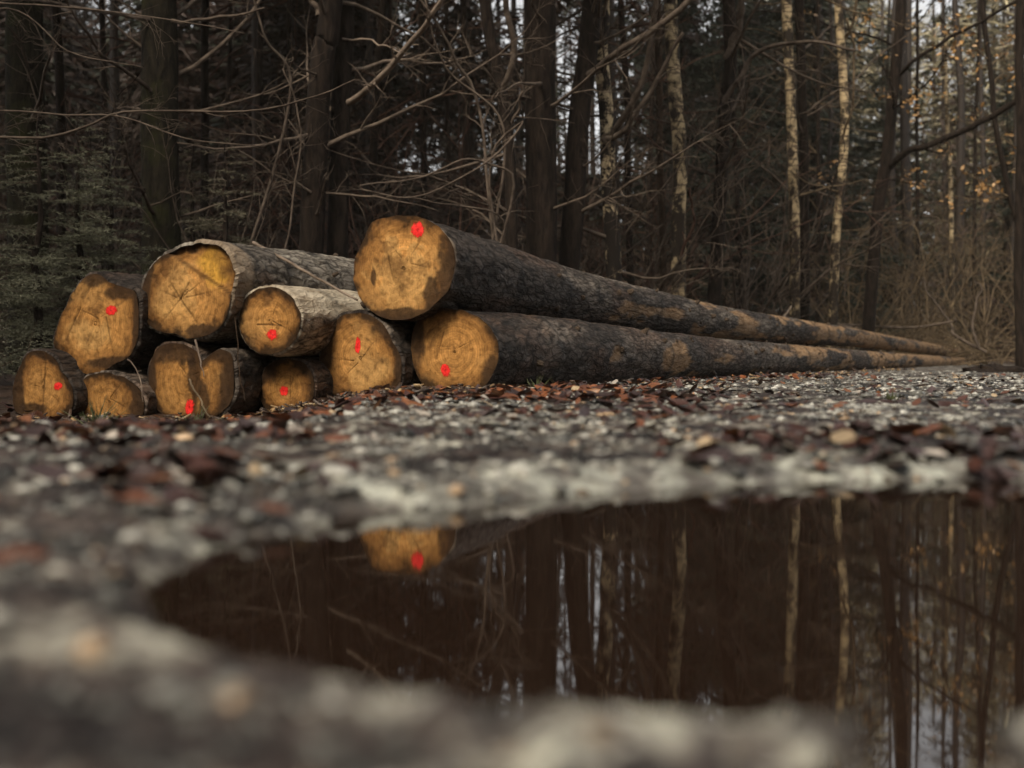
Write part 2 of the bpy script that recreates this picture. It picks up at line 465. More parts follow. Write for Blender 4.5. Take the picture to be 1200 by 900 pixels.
def make_log(label, outline, D, alpha, length, r_end, seed, drop=0.0, far=None, mark=None, mark2=None, pale=[], dark=[], yellow=[],
             cracks=[], rings=None, bark=(.055, .041, .033), peel=.0, top=(.24, .205, .175), group='felled logs in the pile',
             tone=1.0, ledge=None, rim=.9, notch=None, prof=None, sag=None):
    """outline: photo pixels of the cut end.  alpha: heading of the log, degrees to the right of straight ahead"""
    ol = np.array(outline, float); cx, cy = (ol[:, 0].min() + ol[:, 0].max()) / 2, (ol[:, 1].min() + ol[:, 1].max()) / 2
    o = P(cx, cy, D)
    if far is not None:
        e = np.array(far); d = unit(e - o); length = np.linalg.norm(e - o)
    else:
        d = unit(np.array([math.sin(math.radians(alpha)), math.cos(math.radians(alpha)), drop]))
    h = unit(np.array([d[0], d[1], 0])); e1 = np.array([h[1], -h[0], 0]); e2 = np.cross(e1, d)   # e2 up
    if e2[2] < 0: e2 = -e2
    fac = (h[1] + h[0] * o[0] / D)
    def uv(px, py): return np.array([(px - cx) * D / F / fac, -(py - cy) * D / F])
    k = D / F
    op = np.array([uv(*p) for p in ol])
    th = np.arctan2(op[:, 1], op[:, 0]); rr = np.hypot(op[:, 0], op[:, 1]); od = np.argsort(th); th, rr = th[od], rr[od]
    K = 132
    T = (np.arange(K) / K) * 2 * math.pi - math.pi
    RO = np.interp(T, th, rr, period=2 * math.pi)
    ker = np.array([1, 2, 3, 2, 1.]) / 9
    RO = np.convolve(np.concatenate([RO[-2:], RO, RO[:2]]), ker, 'valid')
    RO = RO * (1 + .022 * fbm(np.stack([np.cos(T) * 5, np.sin(T) * 5, 0 * T + seed], 1), 3, seed))
    rm = RO.mean()
    root = thing('felled_log', (o[0], o[1], o[2]), label, 'log', group)
    # bark
    nr = int(70 + length * 9)
    s = np.concatenate([[0.0, .004], .004 + (length - .004) * (np.linspace(0, 1, nr)[1:] ** 1.6)])
    n = len(s)
    q = []; V = np.zeros((n, K, 3)); Q = np.zeros((n, K, 3)); COL = np.zeros((n, K, 3))
    for i in range(n):
        b = math.exp(-s[i] / .9)
        rb = np.interp(s[i], *zip(*prof)) if prof else rm + (r_end - rm) * s[i] / length
        rad = rb * (b * RO / rm + (1 - b))
        if i == 0: rad = rad * .93
        Q[i, :, 0] = np.cos(T) * rm; Q[i, :, 1] = np.sin(T) * rm; Q[i, :, 2] = s[i] + seed * 3.1
        V[i, :, 0] = rad; 
    flat = Q.reshape(-1, 3)
    n1 = fbm(flat * np.array([9, 9, 5.0]), 4, seed + 5).reshape(n, K)
    plate = np.abs(fbm(flat * np.array([16, 16, 8.0]), 3, seed + 9)).reshape(n, K)
    pe = fbm(flat * np.array([3.6, 3.6, 1.5]), 5, seed + 13).reshape(n, K)
    sinT = np.sin(T)[None, :]
    peelm = sstep(.30 - peel, .40 - peel, pe + .12 * n1 + .34 * sstep(4, 13, s)[:, None] - .35 * sstep(3.2, 1.8, s)[:, None]) if peel > 0 else np.zeros((n, K))
    # branch whorls: faint rings round the stem
    wh = np.zeros(n)
    rg = np.random.default_rng(seed)
    for w in np.arange(rg.uniform(.3, .9), length, .62):
        wh += np.exp(-((s - w - rg.uniform(-.1, .1)) / .035) ** 2)
    rad = V[:, :, 0] * (1 + .045 * n1 + .03 * sstep(.0, .25, plate) - .03 * peelm + .035 * wh[:, None])
    pos = o[None, None, :] + d[None, None, :] * s[:, None, None] + e1 * (np.cos(T)[None, :, None] * rad[:, :, None]) + e2 * (np.sin(T)[None, :, None] * rad[:, :, None])
    if sag: pos[:, :, 2] += np.interp(s, *zip(*sag))[:, None]
    base = np.array(bark)
    lich = sstep(-.05, .22, fbm(flat * np.array([3, 3, 1.3]), 4, seed + 17).reshape(n, K))[:, :, None]
    COL[:] = base
    COL = COL * (1 - .75 * lich) + np.array(top) * .75 * lich
    rb_ = sstep(0, .4, fbm(flat * np.array([5, 5, 2.6]), 4, seed + 19).reshape(n, K))[:, :, None]
    COL = COL * (1 - .6 * rb_) + np.array([.13, .075, .048]) * .6 * rb_
    COL = COL * (.45 + .55 * sstep(.02, .16, plate))[:, :, None]
    inner = np.array([.33, .205, .105]) * (1 + .5 * n1[:, :, None])
    COL = COL * (1 - peelm[:, :, None]) + inner * peelm[:, :, None]
    COL = COL * (1 - .7 * np.clip(wh[:, None] * (1 + 1.5 * n1), 0, 1)[:, :, None])
    if notch: # bark stripped bare beside the cut
        a0, a1, l = notch[:3]
        nm = sstep(a0 - .15, a0 + .1, T)[None, :] * sstep(a1 + .15, a1 - .1, T)[None, :] * sstep(l, l * .6, s + .15 * l * n1[:, 5])[:, None]
        nm = np.clip(nm, 0, 1)[:, :, None]; COL = COL * (1 - nm) + np.array(notch[3] if len(notch) > 3 else (.27, .21, .15)) * (1 + .25 * n1[:, :, None]) * nm
    i = np.arange(n - 1)[:, None]; j = np.arange(K)[None, :]; j2 = (j + 1) % K
    f4 = np.stack([i * K + j, i * K + j2, (i + 1) * K + j2, (i + 1) * K + j], -1).reshape(-1, 4)
    NX = []
    for w in np.arange(.5, min(length, 14), .31):
        for _ in range(2):
            ii = int(np.argmin(np.abs(s - w - rg.uniform(-.06, .06)))); jj_ = rg.integers(0, K); NX.append((ii, jj_))
    COL = np.concatenate([COL, np.maximum(peelm, (nm[:, :, 0] if notch else 0))[:, :, None]], 2)
    mb = MB(); mb.add(pos.reshape(-1, 3), f4, None, COL.reshape(-1, 4), flat)
    for ii, jj_ in NX:
        p0 = pos[ii, jj_]; out = unit(e1 * math.cos(T[jj_]) + e2 * math.sin(T[jj_]) + d * .25); rk = rg.uniform(.008, .019); lk = rg.uniform(.006, .035)
        n0 = mb.n; tube(mb, [p0 - out * .02, p0 + out * lk * .4, p0 + out * lk], [rk * 1.5, rk * 1.1, rk * .8], 8)
        mb.c.append(np.tile([.085, .058, .038, .6], (mb.n - n0, 1))); mb.q.append(np.tile(flat.reshape(n, K, 3)[ii, jj_], (mb.n - n0, 1)) + rg.normal(0, .01, (mb.n - n0, 3)))
    mb.build('bark', M['logbark'], root)
    # cut face
    RG = 56
    fr = (np.arange(1, RG + 1) / RG) ** .85
    U = np.outer(fr, np.cos(T) * RO * .965); Vv = np.outer(fr, np.sin(T) * RO * .965)
    u = np.concatenate([[0], U.ravel()]); v = np.concatenate([[0], Vv.ravel()]); rho = np.concatenate([[0], np.repeat(fr, K)])
    p3 = np.stack([u, v, 0 * u + seed * 1.7], 1)
    w1 = fbm(p3 * 14, 4, seed + 21); w2 = fbm(p3 * 42, 3, seed + 22); w3 = fbm(p3 * 6, 3, seed + 23)
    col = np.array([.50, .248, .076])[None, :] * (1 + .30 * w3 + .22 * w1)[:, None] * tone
    def blob(px, py, rx, ry, soft=.6, wob=.65):
        c = uv(px, py)
        dd = np.hypot((u - c[0]) / (rx * k), (v - c[1]) / (ry * k)) + wob * w1 + .25 * w3 + .32 * w2
        return sstep(1 + soft * .5, 1 - soft * .5, dd)
    def put(m, c, a=1.0):
        nonlocal col
        m = (m * a)[:, None]; col = col * (1 - m) + np.array(c) * (1 + .2 * w2[:, None]) * m
    rc = uv(*rings) if rings else np.array([0, 0])
    rad = np.hypot(u - rc[0], v - rc[1]) + .006 * w3
    col = col * ((1 + .11 * np.sin(rad * 2 * math.pi / .0125) + .12 * np.sin(rad * 2 * math.pi / .034 + 4 * w3)) * (1 + .16 * np.clip(fbm(np.stack([np.cos(np.arctan2(v - rc[1], u - rc[0])) * 9, np.sin(np.arctan2(v - rc[1], u - rc[0])) * 9, rad * 3 + seed], 1), 4, seed + 41) * 1.2, -1, 1)))[:, None]
    for bb in yellow: put(blob(*bb), (.60, .33, .055), .85)
    for bb in pale: put(blob(*bb), (.55, .33, .125), .6)
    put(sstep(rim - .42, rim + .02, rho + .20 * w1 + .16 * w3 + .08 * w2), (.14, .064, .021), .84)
    put(sstep(.0, .45, fbm(p3 * 9 + 40, 5, seed + 51, .65)), (.12, .058, .022), .68)
    put(sstep(.05, .5, fbm(p3 * 5 + 80, 4, seed + 52)), (.50, .28, .10), .45)
    st = sstep(rim - .10, rim + .07, rho + .15 * w1 + .08 * w3 + .14 * w2)
    put(st, (.028, .017, .010), .92)
    for bb in dark: put(blob(*bb), (.045, .026, .015), .88)
    dz = -.005 + .004 * w1 + .0025 * w2
    kc = math.cos(seed * 1.3); ks = math.sin(seed * 1.3)
    kerf = fbm(np.stack([(u * kc + v * ks + .25 * (u * ks - v * kc) ** 2) * 95, (u * ks - v * kc) * 2.5, 0 * u + seed], 1), 2, seed + 61); col = col * (1 + .13 * kerf)[:, None]
    rck = np.random.default_rng(seed + 70); pc = rings if rings else (cx + rck.uniform(-6, 6), cy + rck.uniform(-6, 6))
    for _ in range(3):
        aa = rck.uniform(0, 2 * math.pi); l0 = rck.uniform(0, .15) * rm / k; l1 = rck.uniform(.35, .85) * rm / k
        cracks = cracks + [(pc[0] + math.cos(aa) * l0, pc[1] + math.sin(aa) * l0, pc[0] + math.cos(aa) * l1, pc[1] + math.sin(aa) * l1, rck.uniform(.35, .6))]
    for (ax, ay, bx, by, wd) in cracks:
        a = uv(ax, ay); b = uv(bx, by); ab = b - a; L2 = ab @ ab
        t = np.clip(((u - a[0]) * ab[0] + (v - a[1]) * ab[1]) / L2, 0, 1)
        dd = np.hypot(u - a[0] - t * ab[0] + .004 * w1, v - a[1] - t * ab[1] + .004 * w1)
        m = sstep(wd * k * 1.6, wd * k * .4, dd) * (1 - .5 * t); put(m, (.06, .03, .012), .7); dz = dz + .004 * m
    if ledge: # a second saw cut set back behind a torn edge
        (ax, ay, bx, by), dep = ledge
        a = uv(ax, ay); b = uv(bx, by); nrm = unit(np.array([-(b - a)[1], (b - a)[0]]))
        sd_ = (u - a[0]) * nrm[0] + (v - a[1]) * nrm[1] + .006 * w1
        dz = dz + dep * sstep(-.004, .006, sd_)
        put(np.exp(-((sd_) / .007) ** 2), (.05, .025, .01), .8)
    pos = o[None] + np.outer(u, e1) + np.outer(v, e2) + np.outer(dz, d)
    jj = np.arange(K)
    f3 = np.stack([np.zeros(K, int), 1 + (jj + 1) % K, 1 + jj], -1)
    i = np.arange(RG - 1)[:, None]
    f4 = np.stack([1 + i * K + j, 1 + i * K + j2, 1 + (i + 1) * K + j2, 1 + (i + 1) * K + j], -1).reshape(-1, 4)
    mb = MB(); mb.add(pos, f4[:, ::-1], f3, np.clip(col, .004, .8), np.stack([u, v, 0 * u + seed], 1)); mb.build('cut_face', M['logface'], root)
    # far end
    L = length; end = o + d * L
    ring = end[None] + e1 * (np.cos(T) * r_end)[:, None] + e2 * (np.sin(T) * r_end)[:, None]
    mb = MB(); mb.add(np.concatenate([ring, [end]]), None, np.stack([np.full(K, K), jj, (jj + 1) % K], -1), np.tile([.4, .22, .08], (K + 1, 1)), np.zeros((K + 1, 3)))
    mb.build('cut_face', M['logface'], root)
    # sprayed forester's mark
    for mk in [mark] + ([mark2] if mark2 else []):
        if mk is None: continue
        px, py, rx, ry, ang = mk
        c = uv(px, py); n2 = 48; nr2 = 12; tt = np.arange(n2) / n2 * 2 * math.pi; fq = (np.arange(nr2) + 1) / nr2
        ca, sa = math.cos(ang), math.sin(ang)
        a = np.outer(fq, np.cos(tt)).ravel() * rx * k / fac * 1.7; bq = np.outer(fq, np.sin(tt)).ravel() * ry * k * 1.7
        a = np.concatenate([[0], a]); bq = np.concatenate([[0], bq])
        uu = c[0] + a * ca - bq * sa; vv = c[1] + a * sa + bq * ca
        pp = np.stack([uu, vv, 0 * uu + seed * 1.7], 1)
        lift = -.005 + .004 * fbm(pp * 14, 4, seed + 21) + .0025 * fbm(pp * 42, 3, seed + 22) - .0022
        a = np.arange(n2); b = (a + 1) % n2
        ff = np.concatenate([np.stack([1 + r * n2 + a, 1 + r * n2 + b, 1 + (r + 1) * n2 + b, 1 + (r + 1) * n2 + a], -1) for r in range(nr2 - 1)])
        mb = MB(); mb.add(o[None] + np.outer(uu, e1) + np.outer(vv, e2) + np.outer(lift, d), ff[:, ::-1], np.stack([np.zeros(n2, int), 1 + b, 1 + a], -1), None,
                          np.stack([np.concatenate([[0], np.repeat(fq * 1.7, n2)]), uu + seed, vv], 1))
        mb.build('paint_mark', M['paint'], root)
    return root

AL = 26.3
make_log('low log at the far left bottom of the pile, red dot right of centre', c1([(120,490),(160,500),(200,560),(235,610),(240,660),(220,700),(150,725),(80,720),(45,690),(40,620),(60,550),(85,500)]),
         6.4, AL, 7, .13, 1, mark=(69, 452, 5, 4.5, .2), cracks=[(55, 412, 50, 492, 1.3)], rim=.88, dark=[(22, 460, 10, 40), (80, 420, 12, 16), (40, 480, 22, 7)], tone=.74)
make_log('large log with jagged split top corner and red dot high on its face', c1([(285,243),(320,247),(355,275),(400,292),(438,305),(447,400),(440,480),(415,515),(370,540),(270,570),(200,530),(165,470),(180,410),(210,350),(250,280)]),
         6.4, AL, 7.5, .16, 2, mark=(131, 364, 6.5, 5.5, 0), dark=[(112, 328, 16, 8), (140, 345, 24, 8), (135, 425, 40, 7), (160, 385, 6, 50)], cracks=[(125, 372, 132, 408, 1.0), (95, 360, 78, 398, 1.2), (110, 330, 98, 350, 2)],
         pale=[(105, 395, 30, 20)], rim=.95, tone=.92)
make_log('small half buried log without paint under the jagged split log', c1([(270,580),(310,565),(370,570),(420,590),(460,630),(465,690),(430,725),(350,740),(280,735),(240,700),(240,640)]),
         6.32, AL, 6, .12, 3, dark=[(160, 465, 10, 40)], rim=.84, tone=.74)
make_log('thick unmarked log with a diagonal ledge and yellow wood in its upper corner', c1([(450,290),(480,220),(540,175),(600,150),(660,148),(710,165),(745,210),(758,260),(745,310),(735,370),(710,420),(640,458),(560,440),(480,420),(445,385),(440,330)]),
         6.2, AL, 8, .17, 4, yellow=[(252, 312, 24, 20)], pale=[(205, 345, 34, 34)], dark=[(238, 388, 24, 9, .3, .8), (172, 325, 7, 40), (190, 294, 16, 6), (222, 292, 8, 5)], cracks=[(212, 350, 240, 390, 1.0), (212, 350, 200, 330, 1.2), (212, 350, 222, 332, 1.2), (212, 350, 190, 378, .9)],
         ledge=((198, 296, 268, 345), .03), rings=(212, 350), rim=.93, bark=(.13, .115, .10), top=(.40, .37, .32), notch=(-.3, 1.4, .16), tone=1.0)
make_log('split two lobed log with a dark notch and a red dot at bottom edge', c1([(480,520),(500,480),(560,465),(610,480),(652,530),(695,482),(745,500),(752,580),(740,660),(700,700),(620,718),(540,712),(490,680),(470,610)]),
         6.2, AL, 7, .15, 5, mark=(223, 477, 4.5, 9, -.2), dark=[(229, 440, 9, 50), (264, 450, 13, 36), (205, 410, 40, 16), (250, 412, 26, 16), (178, 450, 6, 30), (240, 470, 8, 24)], cracks=[(232, 405, 228, 480, 3)], rim=.89, tone=.78)
make_log('small round log with a peeled pale side and red dot low right', c1([(770,340),(800,305),(850,288),(900,295),(940,330),(965,380),(960,430),(930,480),(880,505),(820,500),(780,460),(762,400)]),
         6.08, AL, 7.5, .11, 6, mark=(320, 392, 6, 6, 0), cracks=[(302, 380, 330, 382, 1.0)], rim=.86, bark=(.40, .35, .27), top=(.55, .49, .40), tone=.85, rings=(318, 376), notch=(.15, 2.6, 6, (.50, .43, .33)))
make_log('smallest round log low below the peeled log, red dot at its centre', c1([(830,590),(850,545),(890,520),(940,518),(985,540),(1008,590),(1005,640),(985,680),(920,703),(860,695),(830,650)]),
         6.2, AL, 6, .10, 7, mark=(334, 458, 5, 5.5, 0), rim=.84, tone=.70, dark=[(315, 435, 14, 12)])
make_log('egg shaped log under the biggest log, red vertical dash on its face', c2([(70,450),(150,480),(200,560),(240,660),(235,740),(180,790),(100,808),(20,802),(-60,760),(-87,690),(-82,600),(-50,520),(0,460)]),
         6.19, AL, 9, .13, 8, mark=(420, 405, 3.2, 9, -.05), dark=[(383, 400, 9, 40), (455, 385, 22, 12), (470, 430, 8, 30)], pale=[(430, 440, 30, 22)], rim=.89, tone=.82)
make_log('long lower log on the track edge, patchy bark, red dot low on face', c2([(300,470),(350,440),(430,435),(510,455),(570,495),(610,550),(622,600),(600,690),(570,740),(510,775),(420,780),(340,765),(290,700),(268,620),(270,530)]),
         6.08, AL, 20, .085, 9, far=P(1131, 424.5, 25.0), mark=(523, 434, 5, 7.5, .3), prof=[(0, .215), (1.1, .203), (2.5, .17), (4.3, .142), (9.8, .115), (21, .085)], dark=[(490, 395, 8, 26), (575, 440, 12, 22), (520, 460, 30, 5)], rim=.92, peel=.19, tone=.92, cracks=[(520, 390, 512, 420, .8)])
make_log('biggest log lying on top of the pile, red dot near top of its face', c2([(110,90),(180,72),(260,70),(330,85),(390,125),(430,180),(450,250),(445,320),(420,380),(370,430),(300,475),(220,490),(130,465),(80,420),(45,340),(40,260),(70,180),(95,120)]),
         6.08, AL, 21, .085, 10, far=P(1124, 413.5, 26.0), mark=(490, 270, 7, 9, 0), prof=[(0, .255), (.35, .248), (1.0, .215), (1.8, .180), (3, .16), (5.1, .143), (11, .112), (22.2, .085)], sag=[(0, 0), (1.65, -.026), (5.1, -.062), (11, -.01), (22, 0)], pale=[(472, 322, 40, 40, .25)], dark=[(522, 320, 12, 34), (470, 370, 44, 8, .4, .8), (438, 325, 4, 12, .3, .3), (505, 345, 10, 18, .5, .8), (530, 290, 6, 30)],
         cracks=[(455, 300, 462, 330, .9)], rim=.95, bark=(.06, .045, .036), top=(.26, .225, .19), peel=.17, tone=1.0, notch=(-.1, 1.5, .03))

# ------------------------------------------------------------ trees
TREES = []
def make_tree(name, label, ctrl, D, w, mat, twigmat, seed, height=11.0, dens=1.0, blen=2.2, custom=[], group=None, bmin=2.2, lvl=1, flare=1.25, leaves=0, cat='tree', bup=.25, spread=1.15):
    """ctrl: photo pixels down the trunk's centre line, base first; w: trunk width in photo pixels, base and top of picture"""
    rng = np.random.default_rng(seed)
    pts = [P(x, y, D) for x, y in ctrl]
    b = pts[0].copy(); d0 = unit(pts[1] - pts[0]); g = gz(b[0], b[1])
    b = b - d0 * ((b[2] - g) / max(d0[2], .3)); b[2] = g - .05
    pts = [b] + pts[1:] if b[2] < pts[0][2] else [b] + pts[1:]
    dl = unit(pts[-1] - pts[-2]); dl = unit(dl * .5 + np.array([0, 0, .6]))
    if pts[-1][2] < height: pts.append(pts[-1] + dl * (height - pts[-1][2]) * .5); pts.append(pts[-1] + unit(dl + rng.normal(0, .08, 3)) * (height - pts[-1][2]))
    path = smooth_path(pts, 40)
    path += np.stack([fbm(np.stack([path[:, 2] * .7, 0 * path[:, 2] + seed, 0 * path[:, 2]], 1), 2, seed), fbm(np.stack([path[:, 2] * .7, 0 * path[:, 2] + seed + 9, 0 * path[:, 2]], 1), 2, seed), 0 * path[:, 2]], 1) * .035
    z = path[:, 2]
    r0, r1 = w[0] * D / F / 2, w[1] * D / F / 2
    ztop = CAMZ + HY / F * D
    rad = np.interp(z, [0, ztop, height], [r0, r1, r1 * .25])
    rad = rad * (1 + (flare - 1) * np.exp(-np.clip(z, 0, None) / .22))
    root = thing(name, (b[0], b[1], g), label, cat, group)
    mb = MB(); tube(mb, path, rad, 18 if r0 > .1 else 10, bump=.09, seed=seed); mb.build('trunk', mat, root)
    cb = MB()
    hh = bmin
    while hh < height * .97:
        hh += rng.exponential(.55 / dens)
        i = min(np.searchsorted(z, hh), len(z) - 2)
        if hh >= height * .97: break
        a = rng.uniform(0, 2 * math.pi); L = blen * rng.uniform(.4, 1.2) * (1 - .5 * hh / height)
        dd = unit(np.array([math.cos(a) * spread, math.sin(a) * spread, bup + rng.normal(0, .3)]))
        rb = min(rad[i] * .33, .006 + L * .008)
        wk = walk(path[i], dd, L, 8, .14, rng, .03)
        tube(cb, wk, np.linspace(rb, .002, len(wk)), 5, cap=False)
        twigs(cb, wk, L * .42, rb * .45, lvl, rng, 2.6 / max(L, .5) * 1.6 + 1.2)
    for cu in custom:
        c = smooth_path([P(*p) for p in cu['p']], 30)
        c += wob(len(c), .022 * D / 10, seed + len(cu['p']) + int(cu['p'][0][0]))
        r_a, r_b = cu['w'][0] * D / F / 2, cu['w'][1] * D / F / 2
        tube(cb, c, np.linspace(r_a, r_b, len(c)), 7, bump=.08, seed=seed + 3)
        if cu.get('tw'): twigs(cb, c, cu.get('L', .9), r_b * .9, cu.get('lvl', 1), rng, cu['tw'], cu.get('sp', .8), cu.get('g', 0), cu.get('up', .08), rmin=cu.get('rmin', .0018))
    cb.build('crown', twigmat, root)
    if leaves:
        lm = MB(); tips = np.array(cb.tips)
        vis = tips[(tips[:, 2] < CAMZ + 460 / F * D)]
        sel = vis[rng.choice(len(vis), min(leaves, len(vis)), replace=False)]
        for t in sel:
            for _ in range(rng.integers(1, 4)): leaf(lm, t + rng.normal(0, .07, 3), rng.uniform(.025, .055), rng, np.array([.42, .235, .085]) * rng.uniform(.5, 1.25), tilt=1.2)
        if lm.n: lm.build('leaves', M['leaf'], root)
    TREES.append((ctrl[0][0], label))
    return root

def leaf(mb, p, s, rng, col, tilt=.5, rot=None):
    """one curled dead leaf: a pointed oval blade with a raised midrib"""
    a = rng.uniform(0, 2 * math.pi); cu = rng.uniform(.1, .6) * (1 if rng.random() < .7 else -1)
    L = np.array([-1, -.5, .1, .65, 1.0]); wd = np.array([.06, .42, .5, .28, .03])
    v = []
    for l, w in zip(L, wd):
        zc = cu * l * l * .45
        v += [(l, -w, zc + cu * w * .9), (l, 0, zc), (l, w, zc + cu * w * .9 * rng.uniform(.4, 1.4))]
    v = np.array(v) * s
    rx, ry = rng.normal(0, tilt, 2)
    ca, sa = math.cos(a), math.sin(a)
    Rz = np.array([[ca, -sa, 0], [sa, ca, 0], [0, 0, 1]])
    cx, sx = math.cos(rx), math.sin(rx); cy, sy = math.cos(ry), math.sin(ry)
    R = Rz @ np.array([[1, 0, 0], [0, cx, -sx], [0, sx, cx]]) @ np.array([[cy, 0, sy], [0, 1, 0], [-sy, 0, cy]])
    v = v @ R.T + p
    f = [(3 * i + j, 3 * i + j + 1, 3 * i + j + 4, 3 * i + j + 3) for i in range(4) for j in range(2)]
    mb.add(v, f, None, np.tile(col, (15, 1)))

M['twig_grey'] = mat_bark('grey_twig_bark', (.045, .033, .026), (.145, .112, .088), 8, 8, .2)
GT = M['twig_grey']
BD, BM_, BB, BP, BK = M['bark_dark'], M['bark_moss'], M['bark_brown'], M['birch_pale'], M['birch_black']
TP, TR, TG = M['twig_pale'], M['twig_red'], M['twig_gold']

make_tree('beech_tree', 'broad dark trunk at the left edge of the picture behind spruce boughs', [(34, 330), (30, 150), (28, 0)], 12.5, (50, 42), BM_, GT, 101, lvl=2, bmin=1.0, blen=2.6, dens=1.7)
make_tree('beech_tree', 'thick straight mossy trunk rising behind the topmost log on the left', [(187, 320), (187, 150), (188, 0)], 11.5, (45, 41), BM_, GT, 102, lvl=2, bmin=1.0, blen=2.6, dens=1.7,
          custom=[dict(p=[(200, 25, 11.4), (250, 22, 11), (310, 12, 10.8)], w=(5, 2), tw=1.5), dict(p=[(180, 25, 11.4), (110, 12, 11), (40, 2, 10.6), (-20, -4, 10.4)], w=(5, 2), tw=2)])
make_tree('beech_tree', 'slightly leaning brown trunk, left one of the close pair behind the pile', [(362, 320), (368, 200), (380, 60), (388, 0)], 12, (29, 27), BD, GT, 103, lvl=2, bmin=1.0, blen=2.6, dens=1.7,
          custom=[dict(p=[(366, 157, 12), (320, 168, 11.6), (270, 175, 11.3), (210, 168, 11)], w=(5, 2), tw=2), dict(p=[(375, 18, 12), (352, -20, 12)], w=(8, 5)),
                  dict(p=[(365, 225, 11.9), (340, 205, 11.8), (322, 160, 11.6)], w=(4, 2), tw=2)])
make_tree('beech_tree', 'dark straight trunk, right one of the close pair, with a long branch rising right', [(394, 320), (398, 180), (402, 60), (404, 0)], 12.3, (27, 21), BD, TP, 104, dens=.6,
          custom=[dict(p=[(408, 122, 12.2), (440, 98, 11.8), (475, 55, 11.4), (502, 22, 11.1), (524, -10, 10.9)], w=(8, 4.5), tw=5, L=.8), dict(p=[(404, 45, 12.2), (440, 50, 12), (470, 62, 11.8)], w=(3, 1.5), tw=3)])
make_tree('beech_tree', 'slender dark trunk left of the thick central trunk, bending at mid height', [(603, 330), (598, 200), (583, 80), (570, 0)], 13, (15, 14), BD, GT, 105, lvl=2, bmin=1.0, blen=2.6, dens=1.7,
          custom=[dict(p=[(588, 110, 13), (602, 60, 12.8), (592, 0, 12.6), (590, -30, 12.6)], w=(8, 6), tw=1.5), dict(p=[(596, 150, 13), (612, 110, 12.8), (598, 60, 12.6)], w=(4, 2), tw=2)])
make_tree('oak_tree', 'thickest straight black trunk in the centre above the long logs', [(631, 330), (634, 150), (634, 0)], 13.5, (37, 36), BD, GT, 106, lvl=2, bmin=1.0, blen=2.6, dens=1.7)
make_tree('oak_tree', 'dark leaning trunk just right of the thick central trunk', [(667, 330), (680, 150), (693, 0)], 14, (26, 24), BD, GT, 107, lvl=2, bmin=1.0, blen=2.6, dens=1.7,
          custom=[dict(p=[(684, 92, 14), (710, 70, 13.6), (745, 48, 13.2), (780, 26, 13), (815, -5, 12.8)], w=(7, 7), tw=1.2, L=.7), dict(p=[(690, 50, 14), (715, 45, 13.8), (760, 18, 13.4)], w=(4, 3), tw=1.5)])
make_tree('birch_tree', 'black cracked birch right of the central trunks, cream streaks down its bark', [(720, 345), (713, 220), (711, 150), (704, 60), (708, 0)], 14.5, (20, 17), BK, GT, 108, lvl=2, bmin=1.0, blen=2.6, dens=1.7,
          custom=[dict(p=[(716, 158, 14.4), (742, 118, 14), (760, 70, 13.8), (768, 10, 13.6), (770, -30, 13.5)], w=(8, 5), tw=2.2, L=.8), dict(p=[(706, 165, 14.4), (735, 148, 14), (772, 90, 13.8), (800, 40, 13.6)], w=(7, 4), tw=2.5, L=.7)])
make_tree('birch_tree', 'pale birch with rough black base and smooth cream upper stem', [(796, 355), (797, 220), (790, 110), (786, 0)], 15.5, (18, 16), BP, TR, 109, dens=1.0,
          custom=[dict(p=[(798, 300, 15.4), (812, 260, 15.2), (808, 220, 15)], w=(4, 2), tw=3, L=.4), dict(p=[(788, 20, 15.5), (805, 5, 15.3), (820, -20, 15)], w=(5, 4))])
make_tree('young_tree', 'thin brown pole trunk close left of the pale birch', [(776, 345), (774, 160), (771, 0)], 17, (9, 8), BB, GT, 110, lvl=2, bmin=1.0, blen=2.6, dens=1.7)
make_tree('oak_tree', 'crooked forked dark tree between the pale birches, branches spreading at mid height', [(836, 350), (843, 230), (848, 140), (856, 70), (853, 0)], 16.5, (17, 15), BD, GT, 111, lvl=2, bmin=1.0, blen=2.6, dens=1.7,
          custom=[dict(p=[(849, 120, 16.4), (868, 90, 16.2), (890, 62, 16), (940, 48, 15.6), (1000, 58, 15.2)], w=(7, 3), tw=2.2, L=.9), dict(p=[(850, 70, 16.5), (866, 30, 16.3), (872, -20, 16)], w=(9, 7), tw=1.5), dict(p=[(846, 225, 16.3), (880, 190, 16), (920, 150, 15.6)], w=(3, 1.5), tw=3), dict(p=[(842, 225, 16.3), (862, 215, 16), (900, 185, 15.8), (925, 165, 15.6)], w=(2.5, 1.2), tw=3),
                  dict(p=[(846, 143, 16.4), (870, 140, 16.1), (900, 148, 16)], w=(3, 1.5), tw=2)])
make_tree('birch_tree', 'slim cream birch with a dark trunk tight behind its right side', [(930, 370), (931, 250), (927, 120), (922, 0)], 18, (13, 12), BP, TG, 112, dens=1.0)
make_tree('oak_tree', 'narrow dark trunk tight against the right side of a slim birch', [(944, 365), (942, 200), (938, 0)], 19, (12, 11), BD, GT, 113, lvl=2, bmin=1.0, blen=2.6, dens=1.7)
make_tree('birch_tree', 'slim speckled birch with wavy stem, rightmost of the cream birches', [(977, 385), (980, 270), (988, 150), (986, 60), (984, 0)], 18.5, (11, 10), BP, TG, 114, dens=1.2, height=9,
          custom=[dict(p=[(988, 45, 18.4), (1000, 30, 18.2), (1003, -10, 18)], w=(4, 3)), dict(p=[(984, 165, 18.4), (1000, 120, 18), (1001, 60, 17.8), (992, 20, 17.6)], w=(3, 2.5), tw=1)])
